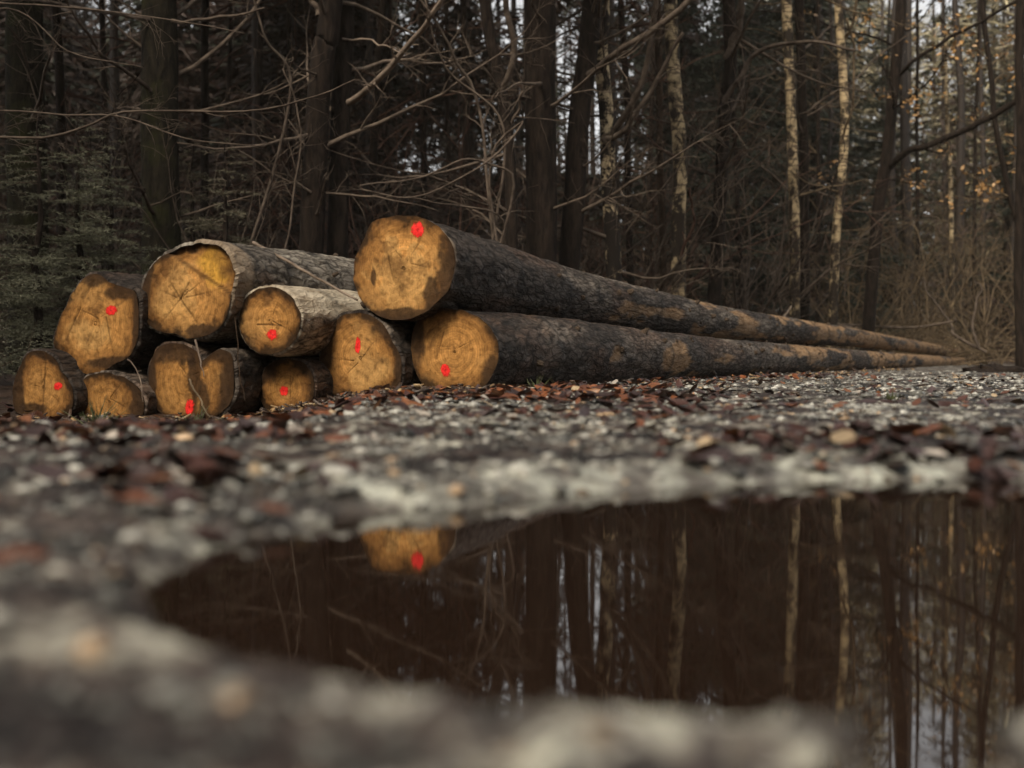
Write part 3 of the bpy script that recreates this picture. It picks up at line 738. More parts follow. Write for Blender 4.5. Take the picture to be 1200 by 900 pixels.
make_tree('oak_tree', 'leaning bare oak with one long rising limb to the right carrying a few orange leaves', [(1018, 385), (1026, 280), (1041, 180), (1050, 80), (1056, 0)], 21, (15, 12), BD, BD, 115, dens=1.0,
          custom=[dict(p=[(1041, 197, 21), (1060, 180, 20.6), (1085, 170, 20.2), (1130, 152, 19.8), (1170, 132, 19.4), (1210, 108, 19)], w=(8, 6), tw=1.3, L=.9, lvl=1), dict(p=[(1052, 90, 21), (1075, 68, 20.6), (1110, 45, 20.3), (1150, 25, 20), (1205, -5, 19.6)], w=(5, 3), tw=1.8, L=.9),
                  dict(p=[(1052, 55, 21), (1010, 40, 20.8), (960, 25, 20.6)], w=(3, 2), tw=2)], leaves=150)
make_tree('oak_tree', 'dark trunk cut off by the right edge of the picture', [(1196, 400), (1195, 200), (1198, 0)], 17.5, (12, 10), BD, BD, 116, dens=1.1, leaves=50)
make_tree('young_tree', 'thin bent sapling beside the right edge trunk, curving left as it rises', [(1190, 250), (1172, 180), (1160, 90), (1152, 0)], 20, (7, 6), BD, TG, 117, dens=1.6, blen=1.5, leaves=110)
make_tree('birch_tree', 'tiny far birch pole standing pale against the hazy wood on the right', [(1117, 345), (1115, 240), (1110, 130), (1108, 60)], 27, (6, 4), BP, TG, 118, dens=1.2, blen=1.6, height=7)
# the tree beyond the left edge whose long twigs hang into the picture
make_tree('beech_tree', 'tree at the left edge reaching long beaded twigs across the mossy trunks', [(-110, 400), (-112, 200), (-118, 0)], 9.3, (44, 40), BD, GT, 119, dens=.5, blen=1.6,
          custom=[dict(p=[(-110, 185, 9.3), (-20, 164, 9.0), (50, 162, 8.8), (110, 146, 8.7), (145, 132, 8.6), (230, 131, 8.5), (310, 128, 8.4), (370, 112, 8.3), (415, 92, 8.2)], w=(3.8, 1.2), tw=7, L=.55, up=.02, sp=.6, rmin=.0014),
                  dict(p=[(-110, 120, 9.3), (-20, 128, 9.1), (60, 132, 9), (150, 140, 8.9), (230, 165, 8.8), (310, 172, 8.7)], w=(2.8, 1.1), tw=6.5, L=.5, up=0, sp=.6, rmin=.0014),
                  dict(p=[(-110, 40, 9.3), (10, 10, 9.2), (80, 60, 9.1), (130, 72, 9.0), (170, 78, 9)], w=(2.2, 1.0), tw=5, L=.5, up=0, rmin=.0014),
                  dict(p=[(-110, -40, 9.3), (-20, 0, 9.2), (70, 8, 9.0), (180, 20, 8.9), (290, 38, 8.8)], w=(2.8, 1.2), tw=5, L=.5, up=0, rmin=.0014)])

# ------------------------------------------------------------ bare shrubs in front of the wood
def make_shrub(label, px, D, h, seed, mat, stems=9, dens=2.0, custom=[], spread=.5, group=None, lvl=2, name='bare_shrub'):
    rng = np.random.default_rng(seed); x = (px - CX) / F * D; g = gz(x, D)
    root = thing(name, (x, D, g), label, 'shrub', group); mb = MB()
    for _ in range(stems):
        a = rng.uniform(0, 2 * math.pi); L = h * rng.uniform(.6, 1.15)
        w = walk((x + rng.normal(0, .12), D + rng.normal(0, .12), g - .03), (math.cos(a) * spread, math.sin(a) * spread, 1), L, 10, .12, rng)
        r = .004 + .0055 * L * rng.uniform(.6, 1.2)
        tube(mb, w, np.linspace(r, .002, len(w)), 5, cap=False); twigs(mb, w, L * .4, r * .5, lvl - 1, rng, dens, .7)
    for cu in custom:
        c = smooth_path([P(*p) for p in cu['p']], 26); c += wob(len(c), .03, seed + int(cu['p'][-1][0]))
        tube(mb, c, np.linspace(cu['w'][0], cu['w'][1], len(c)) * D / F / 2, 6, cap=True)
        if cu.get('tw'): twigs(mb, c, cu.get('L', .6), cu['w'][1] * D / F / 2, 1, rng, cu['tw'], .75)
    mb.build('stems', mat, root); return root

make_shrub('pale arching shrub stems sweeping left over the big top log', 575, 11.4, 1.2, 201, GT, 5, 1.5,
    custom=[dict(p=[(575, 330, 11.4), (603, 215, 11.3), (575, 193, 11.2), (540, 188, 11), (500, 205, 10.9), (440, 215, 10.8), (420, 217, 10.7)], w=(3.6, 1.6), tw=3.5),
            dict(p=[(590, 330, 11.4), (575, 190, 11.4), (614, 142, 11.2), (585, 178, 11.1), (545, 205, 11), (480, 232, 10.9), (422, 222, 10.8)], w=(3.4, 1.6), tw=3.5),
            dict(p=[(570, 330, 11.5), (590, 150, 11.4), (520, 80, 11.2), (500, 0, 11)], w=(3.6, 2), tw=3),
            dict(p=[(585, 320, 11.5), (560, 130, 11.4), (528, 60, 11.2), (485, -10, 11)], w=(4.4, 3), tw=2),
            dict(p=[(575, 320, 11.5), (590, 260, 11.4), (540, 242, 11.2), (500, 235, 11), (450, 232, 10.9)], w=(3, 1.3), tw=3.5)])
make_shrub('reddish twiggy thicket between the trunk pair and the slender bent trunk', 480, 14.5, 3.6, 202, TR, 12, 2.2)
make_shrub('thin dark shrub between the broad left trunk and the mossy trunk', 105, 11, 2.4, 203, BD, 8, 2.4)
make_shrub('twiggy bush between the mossy trunk and the close trunk pair', 275, 11.8, 2.4, 204, GT, 8, 2.2, custom=[dict(p=[(285, 320, 11.7), (340, 110, 11.6), (312, 45, 11.4), (295, -10, 11.3)], w=(4.2, 2.4), tw=4), dict(p=[(330, 320, 11.6), (352, 150, 11.6), (330, 80, 11.5)], w=(2.6, 1.8), tw=3)])
make_shrub('red brown thicket behind the black cracked birch', 735, 17.5, 4.2, 205, TR, 14, 2.2)
make_shrub('pale broken bush behind the long logs between the two slim birches', 900, 19.5, 3.2, 206, TP, 9, 2.0)
sA = make_shrub('grey twiggy thicket left of the mossy trunk', 140, 14.5, 3.6, 211, GT, 10, 2.8, spread=1.1)
sB = make_shrub('dense grey twigs behind the close trunk pair', 350, 15, 3.6, 212, GT, 12, 2.8, spread=1.1)
for src, px, D, rz, sc, lb in [(sB, 60, 16, 2.6, 1.1, 'dense twigs behind the broad left edge trunk'), (sA, 255, 17, 4.1, 1.15, 'grey twigs deep between the mossy trunk and the trunk pair'),
                               (sB, 560, 15.5, 5.0, 1.05, 'dense twigs left of the thick central trunk'), (sA, 690, 16.2, .9, 1.0, 'grey twigs between the leaning trunk and the black birch'), (sB, 860, 18.5, 3.6, 1.1, 'dense twigs between the forked dark tree and the slim birch')]:
    x = (px - CX) / F * D; dup(src, (x, D, gz(x, D)), rz, sc, lb)
sg = 'golden bare shrubs at the far right'
s0 = make_shrub('tall golden shrub right of the speckled birch', 1005, 23, 3.6, 207, TG, 12, 2.6)
s1 = make_shrub('broad golden thicket under the long oak limb', 1085, 24.5, 3.4, 208, TG, 13, 2.7)
for src, px, D, rz, sc, lb in [(s0, 1150, 25, 1.2, 1.05, 'golden thicket near the right edge behind the bent sapling'), (s1, 1060, 30, 2.1, 1.2, 'far golden thicket seen behind the leaning oak'), (s0, 1130, 31, 3.3, 1.3, 'faint far thicket behind the tiny pale birch pole'),
                               (s1, 960, 28, 4.0, 1.0, 'dull thicket deep between the speckled birch and the narrow dark trunk'), (s0, 1225, 28, .4, 1.2, 'thicket cut off by the right edge of the picture')]:
    x = (px - CX) / F * D; dup(src, (x, D, gz(x, D)), rz, sc, lb)

# ------------------------------------------------------------ spruces
def frond(mb, p0, d, L, rng, col, droop=.35, nw=.0035, nl=.022, step=.02):
    """a flat spruce bough: axis, side twigs, needles"""
    d = unit(d); lat = unit(np.cross(d, [0, 0, 1.0]))
    n = 9; s = np.linspace(0, L, n)
    ax = p0[None] + d[None] * s[:, None] + np.array([0, 0, -1.0])[None] * (droop * (s[:, None] / L) ** 2 * L * .5)
    tube(mb, ax, np.linspace(.004 + L * .004, .0015, n), 3, cap=False); nv = sum(len(a) for a in mb.v) - sum(len(a) for a in mb.c)
    mb.c.append(np.tile([.06, .04, .028], (nv, 1)))
    tw = [(ax, 1.0)]
    m = max(3, int(L / .055))
    for i in range(m):
        t = (i + .5) / m; c = p0 + d * t * L - np.array([0, 0, droop * t * t * L * .5])
        for sg_ in (-1, 1):
            l = .42 * L * (1 - t) ** .7 * rng.uniform(.6, 1.1) * min(1, .35 + 2.2 * t)
            if l < .03: continue
            e = c + unit(lat * sg_ + d * .75 + np.array([0, 0, rng.normal(-.15, .15)])) * l
            tw.append((np.linspace(c, e, 3), l))
    P0 = []; DV = []
    for pts, l in tw:
        a, b = pts[0], pts[-1]; ll = np.linalg.norm(b - a); k = max(2, int(ll / step))
        u = rng.uniform(0, 1, k * 2)
        t0 = unit(b - a)
        if len(pts) > 3:
            idx = u * (len(pts) - 1); i0 = np.clip(idx.astype(int), 0, len(pts) - 2); base = pts[i0] + (pts[i0 + 1] - pts[i0]) * (idx - i0)[:, None]
        else: base = a[None] + (b - a)[None] * u[:, None]
        r = rng.normal(0, 1, (k * 2, 3)); r[:, 2] *= .6; r /= np.linalg.norm(r, axis=1)[:, None]
        P0.append(base); DV.append(t0[None] * .75 + r * .75)
    P0 = np.concatenate(P0); DV = np.concatenate(DV); DV /= np.linalg.norm(DV, axis=1)[:, None]
    k = len(P0); side = np.cross(DV, rng.normal(0, 1, (k, 3))); side /= np.linalg.norm(side, axis=1)[:, None] + 1e-9
    ln = nl * rng.uniform(.7, 1.3, (k, 1))
    v = np.stack([P0 - side * nw, P0 + side * nw, P0 + DV * ln + side * nw * .4, P0 + DV * ln - side * nw * .4], 1).reshape(-1, 3)
    f = np.arange(k * 4).reshape(-1, 4)
    cc = np.array(col)[None] * rng.uniform(.6, 1.35, (k, 1)); mb.add(v, f, None, np.repeat(cc, 4, 0))

def make_spruce(label, px, D, h, seed, col, rbase=1.1, step=.10, zmin=.25, nl=.03, nw=.004, nst=.02, name='spruce_tree'):
    rng = np.random.default_rng(seed); x = (px - CX) / F * D; g = gz(x, D)
    root = thing(name, (x, D, g), label, 'conifer')
    tm = MB(); pz = np.linspace(-.05, h, 14); tp = np.stack([x + 0 * pz, D + 0 * pz, g + pz], 1); tp[:, :2] += rng.normal(0, .012, (14, 2))
    tube(tm, tp, np.linspace(.018 * h + .01, .004, 14), 8, bump=.08, seed=seed); tm.build('trunk', M['bark_dark'], root)
    mb = MB(); z = zmin
    while z < h:
        L = rbase * (1 - z / h) ** .8 * rng.uniform(.6, 1.1) + .08; a = rng.uniform(0, 2 * math.pi)
        frond(mb, np.array([x, D, g + z]), np.array([math.cos(a), math.sin(a), rng.normal(.12, .12)]), L, rng, col, .4, nw, nl, nst)
        z += step * rng.uniform(.3, 1.0)
    mb.build('crown', M['needle'], root)
    return root
SC = (.12, .12, .08)
p1 = make_spruce('grey green young spruce at the left edge behind the pile', 45, 9.6, 2.1, 301, SC, 1.15, .05, nw=.0024, nl=.024, nst=.012)
p2 = make_spruce('low spreading spruce between the mossy trunk and the twiggy bush', 265, 10.2, 2.0, 302, (.10, .09, .06), .9, .055, nw=.0024, nl=.024, nst=.012)
def sp_at(src, px, D, rz, sc, lb):
    x = (px - CX) / F * D; return dup(src, (x, D, gz(x, D)), rz, sc, lb)
sp_at(p1, 92, 9.9, 4.4, 1.0, 'young spruce behind the low log at the far left')
sp_at(p1, 130, 10.4, 2.0, .95, 'young spruce right behind the jagged split log')
sp_at(p2, -40, 10.2, 1.0, 1.15, 'spruce bough cut off by the left edge of the picture')
sp_at(p2, 225, 12.6, 3.0, 1.2, 'spruce half hidden by the thick mossy trunk')
p3 = make_spruce('tall dark blue green spruce behind the forked dark tree', 870, 27, 9.5, 303, (.030, .036, .026), 2.6, .13, .3, .10, .012, .07)
sp_at(p3, 955, 30, 1.4, 1.0, 'tall dark spruce behind the slim birch and its dark neighbour')
sp_at(p3, 800, 31, 2.9, 1.1, 'dark spruce behind the pale birch with rough base')
sp_at(p3, 1180, 34, 4.1, .8, 'dark spruce low in the haze at the right edge')
sp_at(p3, 1040, 37, 5.2, 1.05, 'dim spruce far behind the leaning oak')

# ------------------------------------------------------------ slender trunks deeper in the wood: one thing each
DEEP = [(75, 17, 16), (128, 21, 11), (240, 16, 14), (262, 22, 8), (300, 20, 12), (338, 17, 9), (430, 19, 14), (452, 23, 8), (500, 18, 11), (528, 22, 9), (548, 20, 13), (652, 21, 10), (740, 20, 12), (756, 26, 9),
        (868, 21, 8), (958, 24, 7), (1075, 29, 6), (1140, 32, 6)]
words = ['slim', 'crooked', 'straight', 'thin', 'slender', 'narrow']
names_ = {187: 'the thick mossy trunk', 34: 'the broad left edge trunk', 362: 'the trunk pair', 394: 'the trunk pair', 603: 'the bent slender trunk', 631: 'the thick central trunk', 667: 'the dark leaning trunk', 720: 'the black cracked birch',
          796: 'the pale rough based birch', 776: 'the thin brown pole', 836: 'the forked dark tree', 930: 'the slim cream birch', 944: 'the narrow dark trunk', 977: 'the speckled birch', 1018: 'the leaning oak', 1196: 'the right edge trunk', 1190: 'the bent sapling', 1117: 'the tiny pale birch pole'}
keys = sorted(names_)
seen = {}
for i, (px, D, w) in enumerate(DEEP):
    l = max([k for k in keys if k < px], default=keys[0]); r = min([k for k in keys if k > px], default=keys[-1])
    same = [d for d in DEEP if l < d[0] < r]; q = sorted(same).index((px, D, w))
    place = '' if len(same) == 1 else ((('left', 'right') if len(same) == 2 else ('leftmost', 'second', 'third', 'fourth', 'rightmost'))[q if len(same) <= 2 or q < len(same) - 1 else 4] + ' ')
    rg = np.random.default_rng(400 + i); ln = rg.normal(0, 12)
    make_tree('bare_tree', f'{place}dark deep trunk between {names_[l]} and {names_[r]}', [(px, 360), (px + ln * .4, 180), (px + ln, 0)], D, (w * .75, w * .62), BD, TR if px < 800 else TG, 400 + i, height=12, dens=1.5, blen=2.4, bmin=1.2, group='slender trunks deep in the wood')

# ------------------------------------------------------------ the far wood: one uncountable mass
def far_wood():
    rng = np.random.default_rng(55)
    tr = MB()
    for _ in range(170):
        D = rng.uniform(32, 62); x = rng.uniform(-.62, .62) * D; h = rng.uniform(12, 19); g = gz(x, D)
        z = np.linspace(-.1, h, 7); pts = np.stack([x + np.cumsum(rng.normal(0, .07, 7)), D + 0 * z, g + z], 1)
        r = rng.uniform(.06, .2); tube(tr, pts, np.linspace(r, r * .3, 7), 6)
    cols = [np.tile([.03, .022, .018], (tr.n, 1))]; tr.c = cols
    def blades(P0, DV, ln, wd, col):
        k = len(P0); DV = DV / np.linalg.norm(DV, axis=1)[:, None]
        side = np.cross(DV, rng.normal(0, 1, (k, 3))); side /= np.linalg.norm(side, axis=1)[:, None] + 1e-9
        ln = ln[:, None]; wd = wd[:, None]
        v = np.stack([P0 - side * wd * .6, P0 + side * wd * .6, P0 + DV * ln * .5 + side * wd, P0 + DV * ln, P0 + DV * ln * .5 - side * wd], 1).reshape(-1, 3)
        b = np.arange(k)[:, None] * 5
        f4 = np.concatenate([b + np.array([[0, 1, 2, 4]])]); f3 = b + np.array([[4, 2, 3]])
        tr.add(v, f4, f3, np.repeat(col, 5, 0))
    for t in range(300):
        D = rng.uniform(34, 66); x = rng.uniform(-.62, .62) * D; D, x = (D * 1.35, x * 1.35) if x / D > .24 else (D, x); h = rng.uniform(11, 20) * (D / 50) ** .4; g = gz(x, D)
        a_px = CX + F * x / D
        if t > 185 and a_px > 800: continue
        k = 2300
        zz = rng.uniform(0, 1, k) ** .85; R = (2.9 * (1 - zz) ** .75 + .2)
        ph = rng.uniform(0, 2 * math.pi, k); rr = R * rng.uniform(.15, 1, k) ** .6
        whorl = np.round(zz * h / .55) * .55 + rng.normal(0, .07, k)
        P0 = np.stack([x + rr * np.cos(ph), D + rr * np.sin(ph), g + .2 + whorl - rr * .22], 1)
        DV = np.stack([np.cos(ph) + rng.normal(0, .5, k), np.sin(ph) + rng.normal(0, .5, k), rng.normal(-.45, .25, k)], 1)
        brown = rng.random() < (.75 if a_px < 780 else .3)
        c = np.array([.028, .017, .013]) if brown else np.array([.026, .030, .021])
        c = np.array([.075, .066, .043]) if a_px > 960 and rng.random() < .75 else c
        col = c[None] * rng.uniform(.5, 1.6, (k, 1)) * rng.uniform(.8, 1.3)
        # light comes through where crowns are thin
        up = (P0[:, 2] - CAMZ) / P0[:, 1] * F; ax = CX + F * P0[:, 0] / P0[:, 1]
        nz = fbm(np.stack([P0[:, 0] * .35, P0[:, 2] * .35, 0 * ax], 1), 3, 77)
        keep = np.ones(k, bool)
        gap = ((ax > 90) & (ax < 230) & (up > 380)) | ((ax > 460) & (ax < 770) & (up > 215) & (up < 440)) | ((ax > 800) & (ax < 1000) & (up > 385) & (up < 425)) | ((ax > 1035) & (ax < 1135) & (up > 400)) | (up > 470)
        keep &= ~(gap & (nz > rng.uniform(-.45, .35, k)))
        keep &= ~((ax > 960) & (up > 170) & (rng.random(k) < .55 * sstep(960, 1080, ax) * sstep(170, 330, up)))
        blades(P0[keep], DV[keep], rng.uniform(.25, .6, keep.sum()), rng.uniform(.025, .06, keep.sum()), col[keep])
    # golden larch twigs, their colour raised to paint the misty glow at upper right
    k = 60000
    D = rng.uniform(46, 95, k); x = rng.uniform(.20, .62, k) * D; z = D * rng.uniform(.03, .36, k)
    nz = fbm(np.stack([x * .25, z * .25, D * .1], 1), 3, 78); keep = (nz > -.25) & ~((x / D > .292) & (x / D < .355) & (z / D > .268)); D, x, z = D[keep], x[keep], z[keep]; k = len(D)
    blades(np.stack([x, D, z], 1), rng.normal(0, 1, (k, 3)) * np.array([1, 1, .5]), rng.uniform(.5, 1.4, k), rng.uniform(.012, .04, k), np.array([.36, .31, .19])[None] * rng.uniform(.35, 1.4, (k, 1)))
    # low brown scrub along the far wood's edge
    k = 45000
    D = rng.uniform(24, 50, k); x = rng.uniform(-.62, .62, k) * D; z = rng.exponential(1.6, k)
    keep = (z < 6) & ~((x / D > .26) & (D < 30)); D, x, z = D[keep], x[keep], z[keep]; k = len(D)
    blades(np.stack([x, D, z], 1), rng.normal(0, 1, (k, 3)) + np.array([0, 0, .8]), rng.uniform(.3, 1.1, k), rng.uniform(.006, .016, k), np.array([.075, .046, .032])[None] * rng.uniform(.4, 1.5, (k, 1)))
    tag(tr.build('distant_forest', M['needle'], None, smooth=False), 'dark mass of far conifers and scrub closing the view behind the trunks', 'forest', kind='stuff')
far_wood()

def shade_foliage(name, label, boxes, mat, seed):
    """boxes: (count, azimuth range, distance range, height range) of unseen sprays added to block light"""
    rng = np.random.default_rng(seed); mb = MB()
    for k, a0, a1, r0, r1, z0, z1 in boxes:
        a = np.radians(rng.uniform(a0, a1, k)); r = rng.uniform(r0, r1, k); z = rng.uniform(z0, z1, k)
        P0 = np.stack([r * np.sin(a), r * np.cos(a), z], 1)
        keep = fbm(P0 * .4, 3, seed) > -.12; P0 = P0[keep]; n = len(P0)
        DV = rng.normal(0, 1, (n, 3)) * np.array([1, 1, .4]) - np.array([0, 0, .25]); DV /= np.linalg.norm(DV, axis=1)[:, None]
        sd_ = np.cross(DV, rng.normal(0, 1, (n, 3))); sd_ /= np.linalg.norm(sd_, axis=1)[:, None] + 1e-9
        ln = rng.uniform(.5, 1.2, (n, 1)); w = rng.uniform(.06, .14, (n, 1))
        v = np.stack([P0 - sd_ * w, P0 + sd_ * w, P0 + DV * ln + sd_ * w * .3, P0 + DV * ln - sd_ * w * .3], 1).reshape(-1, 3)
        mb.add(v, np.arange(n * 4).reshape(-1, 4), None, np.repeat(np.array([.028, .026, .018])[None] * rng.uniform(.6, 1.5, (n, 1)), 4, 0))
    tag(mb.build(name, mat, None, smooth=False), label, 'forest', kind='stuff')
shade_foliage('sky_block_belt', 'unseen foliage belt added around the camera to block the low sky', [(15000, 75, 180, 9, 16, 0, 13), (8000, 180, 236, 10, 16, 0, 8), (9000, 236, 305, 9, 16, 0, 14)], M['needle'], 65)  # added out of view: blocks low sky, left lower towards the sun
shade_foliage('shade_canopy', 'unseen high foliage added to shade the trunks', [(14000, -42, 12, 22, 33, 10.8, 15.5), (9000, -42, 10, 16, 23, 8, 12), (7000, -42, 6, 11.5, 16.5, 5.9, 10), (1500, 12, 17, 20, 31, 11, 15)], M['needle'], 66)  # added above the frame to keep sky light off trunks and forest floor

# ------------------------------------------------------------ brushwood, fallen sticks
def stick(name, label, pts, w, D, mat, seed, tw=0, L=.4, cat='branch', lvl=1, group=None):
    rng = np.random.default_rng(seed); c = smooth_path([P(*p) for p in pts], 26); c += wob(len(c), .007 * D / 6, seed)
    mb = MB(); tube(mb, c, np.linspace(w[0], w[1], len(c)) * D / F / 2, 7, bump=.1, seed=seed)
    if tw: twigs(mb, c, L, w[1] * D / F / 2, lvl, rng, tw, .75)
    o = mb.build(name, mat, None, origin=c[len(c) // 2]); tag(o, label, cat, group); return o
stick('fallen_stick', 'long pale stick lying across the topmost left log and the peeled log', [(297, 285, 6.6), (330, 303, 6.45), (367, 322, 6.3), (419, 352, 6.12)], (4.6, 2.6), 6.3, TP, 501)
stick('fallen_branch', 'large pale dead branch with upright forks in the brush at far right', [(985, 380, 22.4), (1050, 384, 22), (1112, 378, 21.6), (1120, 375, 21.5)], (3.2, 2.6), 22, GT, 502)
for i, p in enumerate([[(1118, 376, 21.6), (1145, 405, 21.4)], ]): pass
stick('fallen_branch', 'forked grey branch leaning out of the brush, its prongs pointing up', [(1155, 412, 21.4), (1120, 392, 21.6), (1112, 376, 21.8), (1090, 348, 22.1), (1082, 325, 22.3)], (4, 1.6), 22, GT, 503, tw=1.6, L=1.1)
stick('fallen_branch', 'curved bare prong rising beside the forked grey branch', [(1148, 410, 21.2), (1140, 385, 21.3), (1144, 355, 21.4), (1150, 338, 21.5), (1140, 330, 21.6)], (3.2, 1.4), 22, GT, 504, tw=1.2, L=.7)
stick('fallen_branch', 'thin pole lying along the ground behind the tips of the long logs', [(975, 378, 20.5), (1010, 388, 20.8), (1055, 400, 21)], (4, 2.5), 21, TP, 505)
stick('fallen_stick', 'short twig sticking up behind the upper long log', [(915, 378, 15.6), (921, 368, 15.6), (928, 358, 15.7)], (3, 1.5), 15.6, TP, 506)
stick('fallen_stick', 'thin bent root hanging down between the ledge log and the peeled log', [(276, 372, 6.05), (279, 410, 6.02), (281, 440, 6.0), (287, 472, 5.95)], (1.6, 1.0), 6, BB, 507, tw=3, L=.12)
stick('fallen_stick', 'frayed strip of bark hanging under the ledge log', [(229, 398, 6.05), (234, 420, 6.0), (239, 442, 5.98)], (3, 1.0), 6, TP, 508)
stick('fallen_stick', 'dry stalk slanting in front of the split two lobed log', [(222, 445, 5.8), (233, 466, 5.7), (246, 490, 5.6)], (2.6, 2.2), 5.7, TG, 509)
stick('fallen_stick', 'hair thin twig between the ledge log and the small half buried log', [(150, 420, 6.05), (163, 440, 6.0), (168, 470, 5.9)], (1.6, .9), 6, TP, 510, tw=4, L=.12)
def brushwood():
    rng = np.random.default_rng(61); mb = MB()
    for _ in range(330):
        D = rng.uniform(21.5, 28); px = rng.normal(1075, 55) if rng.random() < .8 else rng.uniform(980, 1230)
        x = (px - CX) / F * D; z = gz(x, D) + abs(rng.normal(0, .25))
        w = walk((x, D, z), (rng.normal(0, 1), rng.normal(0, .5), rng.uniform(-.05, .75)), rng.uniform(.5, 1.8), 6, .2, rng, -.01)
        r = rng.uniform(.004, .016); tube(mb, w, np.linspace(r, .002, 7), 4, cap=False)
        twigs(mb, w, .45, r * .5, 0, rng, 2.2)
    tag(mb.build('brushwood', TG), 'low tangle of cut brown brushwood beyond the tips of the long logs', 'brushwood', kind='stuff')
brushwood()

# ------------------------------------------------------------ leaf litter, gravel, weeds
LEAFC = np.array([[.035, .015, .012], [.06, .022, .015], [.11, .04, .02], [.20, .075, .028], [.30, .13, .05], [.40, .30, .19], [.34, .30, .26], [.05, .03, .03]])
def litter():
    rng = np.random.default_rng(71); mb = MB(); n = 0
    cand = 26000
    D = .32 * (11 / .32) ** (rng.random(cand) ** .72); a = rng.uniform(-.56, .56, cand); x = a * D
    cl = fbm(np.stack([x * 2.4, D * 2.4, 0 * x], 1), 3, 73)
    sd_ = np.where(D < 4, poly_sd(x, D, PUD), -9)
    bank = np.exp(-((D - 5.0) / 1.1) ** 2) * (x < .6) + (np.abs(x - .49 * (D - 6.2) - .32) < .45) * (D > 5.2)
    left = np.exp(-((D - 4.2) / .9) ** 2) * (x / D < -.14)
    bank = np.maximum(bank, left)
    prob = np.clip((.11 + .7 * (cl - .05)) * sstep(.9, 2.2, D) + .012 * sstep(.6, 1.5, D) + .55 * bank, 0, 1) * (sd_ < -.01)
    ok = rng.random(cand) < prob
    x, D, bank = x[ok], D[ok], bank[ok]; z = ground_z(x, D)
    for i in range(len(x)):
        dark = rng.random()
        c = LEAFC[rng.choice(8, p=[.32, .25, .15, .05, .015, .025, .03, .16])] * rng.uniform(.7, 1.3)
        if bank[i] > .4 and dark < .3: c = np.array([.20, .065, .022]) * rng.uniform(.6, 1.2)
        s = rng.uniform(.014, .036) * (1.15 if bank[i] > .3 else 1)
        leaf(mb, np.array([x[i], D[i], z[i] + .006 + s * .15]), s, rng, c, .33)
    tag(mb.build('leaf_litter', M['leaf']), 'wet red brown fallen leaves strewn over the track and the bank', 'leaves', kind='stuff')
litter()
def gravel():
    rng = np.random.default_rng(81)
    t = (1 + 5 ** .5) / 2
    iv = np.array([(-1, t, 0), (1, t, 0), (-1, -t, 0), (1, -t, 0), (0, -1, t), (0, 1, t), (0, -1, -t), (0, 1, -t), (t, 0, -1), (t, 0, 1), (-t, 0, -1), (-t, 0, 1)]) / 1.9
    fi = np.array([(0,11,5),(0,5,1),(0,1,7),(0,7,10),(0,10,11),(1,5,9),(5,11,4),(11,10,2),(10,7,6),(7,1,8),(3,9,4),(3,4,2),(3,2,6),(3,6,8),(3,8,9),(4,9,5),(2,4,11),(6,2,10),(8,6,7),(9,8,1)])
    cand = 42000
    D = .3 * (14 / .3) ** (rng.random(cand) ** .62); a = rng.uniform(-.56, .56, cand); x = a * D
    sd_ = np.where(D < 4, poly_sd(x, D, PUD), -9)
    onroad = (x - .47 * (D - 6)) > -.9
    cl = fbm(np.stack([x * 3, D * 3, 0 * x + 4], 1), 3, 83)
    ok = (sd_ < .02) & (onroad | (D < 4.5)) & (rng.random(cand) < np.clip(.55 + .9 * cl, .05, 1) * np.where(D < 1.3, .45, 1))
    x, D = x[ok], D[ok]; n = len(x); z = ground_z(x, D)
    s = rng.lognormal(math.log(.0062), .5, n) * np.clip(D / 3, .75, 1.6); s = np.minimum(s, .022); s = s * np.where(D < 1.3, .75, 1.0)
    v = iv[None] * rng.uniform(.65, 1.2, (n, 12, 1)) * s[:, None, None] * np.stack([rng.uniform(.8, 1.4, n), rng.uniform(.8, 1.4, n), rng.uniform(.4, .8, n)], 1)[:, None, :]
    v = v + np.stack([x, D, z + s * .15], 1)[:, None, :]
    g = rng.uniform(.08, .55, (n, 1)) ** 1.15; c = g * (.28 + .92 * patch(x, D))[:, None] * np.array([1.0, .98, .90]) * np.where(rng.random((n, 1)) < .12, np.array([[1, .72, .5]]), 1)
    mb = MB(); mb.add(v.reshape(-1, 3), None, (fi[None] + np.arange(n)[:, None, None] * 12).reshape(-1, 3), np.repeat(c, 12, 0))
    tag(mb.build('gravel', M['stone'], None, smooth=False), 'pale wet gravel pressed into the muddy track', 'gravel', kind='stuff')
gravel()

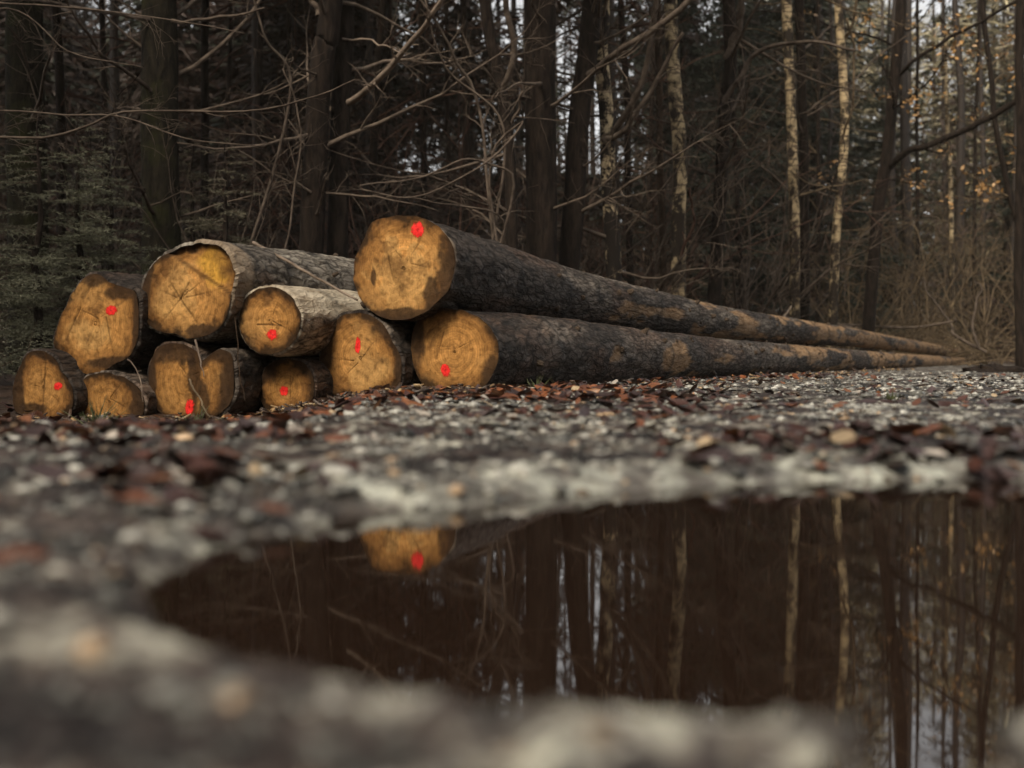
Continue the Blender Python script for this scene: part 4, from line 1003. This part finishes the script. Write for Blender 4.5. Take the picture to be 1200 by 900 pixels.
def scraps():
    rng = np.random.default_rng(97); mb = MB()
    for i in range(900):
        if rng.random() < .7:
            px = rng.uniform(0, 600); D = rng.uniform(5.1, 6.15); x = (px - CX) / F * D
        else:
            t = rng.uniform(0, .5); x = -.1 + 8.8 * t + rng.uniform(.1, .55); D = 6.0 + 18.8 * t
        z = float(ground_z(x, D)[0]); l = rng.uniform(.015, .07); w = rng.uniform(.004, .014); h = rng.uniform(.002, .005)
        a = rng.uniform(0, math.pi); dv = np.array([math.cos(a), math.sin(a), rng.normal(0, .25)]); dv = unit(dv); sv = unit(np.cross(dv, [0, 0, 1.0])); uv_ = np.cross(sv, dv)
        c = np.array([x, D, z + .006 + abs(dv[2]) * l * .5])
        v = [c + dv * l * .5 * p + sv * w * q * (1 - .5 * (p > 0)) + uv_ * h * r for p in (-1, 1) for q in (-1, 1) for r in (-1, 1)]
        col = np.array([[.045, .03, .022], [.08, .05, .035], [.30, .19, .09], [.40, .28, .15]][rng.choice(4, p=[.45, .3, .15, .1])]) * rng.uniform(.7, 1.3)
        mb.add(v, [(0, 1, 3, 2), (4, 6, 7, 5), (0, 4, 5, 1), (2, 3, 7, 6), (0, 2, 6, 4), (1, 5, 7, 3)], None, np.tile(col, (8, 1)))
    tag(mb.build('bark_scraps', M['leaf'], None, smooth=False), 'bark scraps and wood splinters littered at the foot of the log pile', 'bark scraps', kind='stuff')
scraps()

mg, ntg, bgm = newmat('green_blade', .5, .4); bgm.inputs['Base Color'].default_value = (.075, .085, .03, 1)
def tuft(label, px, D, h, seed, k=22, name='grass_tuft'):
    rng = np.random.default_rng(seed); x = (px - CX) / F * D; g = float(ground_z(x, D)[0]); mb = MB()
    for _ in range(k):
        w = walk((x + rng.normal(0, .03) * min(1, k / 60), D + rng.normal(0, .03) * min(1, k / 60), g - .01), (rng.normal(0, .5), rng.normal(0, .5), 1), h * rng.uniform(.5, 1.1), 5, .12, rng, -.05)
        tube(mb, w, np.linspace(.0035, .0006, 6), 4, cap=False)
    tag(mb.build(name, mg, None, origin=(x, D, g)), label, 'grass')
tuft('green weed tuft in front of the small half buried log', 112, 5.3, .14, 601, 30)
tuft('sparse grass blades before the split two lobed log', 232, 5.4, .12, 602, 14)
tuft('small dry tuft at the foot of the long lower log', 628, 6.1, .09, 603, 14)
tuft('lone grass sprig on the muddy track at right', 1045, 4.6, .06, 604, 16)
# a clod of dark earth with bark scraps on the far right of the track
def clod():
    rng = np.random.default_rng(91); mb = MB(); x, D = (1165 - CX) / F * 13.0, 13.0; g = gz(x, D)
    n, k = 14, 28
    th = np.linspace(0, 2 * math.pi, k, endpoint=False); ph = np.linspace(.02, math.pi / 2, n)
    Pp, Tt = np.meshgrid(ph, th, indexing='ij')
    v = np.stack([np.sin(Pp) * np.cos(Tt) * .36, np.sin(Pp) * np.sin(Tt) * .22, np.cos(Pp) * .085], -1).reshape(-1, 3)
    v = v * (1 + .45 * fbm(v * 14, 4, 92))[:, None] + np.array([x, D, g - .01])
    i = np.arange(n - 1)[:, None]; j = np.arange(k)[None]; j2 = (j + 1) % k
    mb.add(v, np.stack([i * k + j, (i + 1) * k + j, (i + 1) * k + j2, i * k + j2], -1).reshape(-1, 4), np.stack([np.full(k - 2, 0), np.arange(1, k - 1), np.arange(2, k)], -1))
    tag(mb.build('earth_clod', BD, None, origin=(x, D, g)), 'dark clod of earth and bark lying on the track at right', 'clod')
clod()

# ------------------------------------------------------------ the damp air between the trees
def haze():
    m = bpy.data.materials.new('damp_air'); m.use_nodes = True; nt = m.node_tree
    nt.nodes.remove(nt.nodes['Principled BSDF'])
    v = nt.nodes.new('ShaderNodeVolumePrincipled'); v.inputs['Color'].default_value = (.92, .84, .70, 1); v.inputs['Density'].default_value = .0006
    nt.links.new(v.outputs[0], nt.nodes['Material Output'].inputs['Volume'])
    mb = MB(); x0, x1, y0, y1, z0, z1 = -950, 950, -950, 950, -2, 24
    mb.add([(x, y, z) for z in (z0, z1) for y in (y0, y1) for x in (x0, x1)], [(0, 2, 3, 1), (4, 5, 7, 6), (0, 1, 5, 4), (2, 6, 7, 3), (0, 4, 6, 2), (1, 3, 7, 5)])
    tag(mb.build('haze', m, None, smooth=False), 'thin damp haze hanging between the trees', 'haze', kind='stuff')
haze()
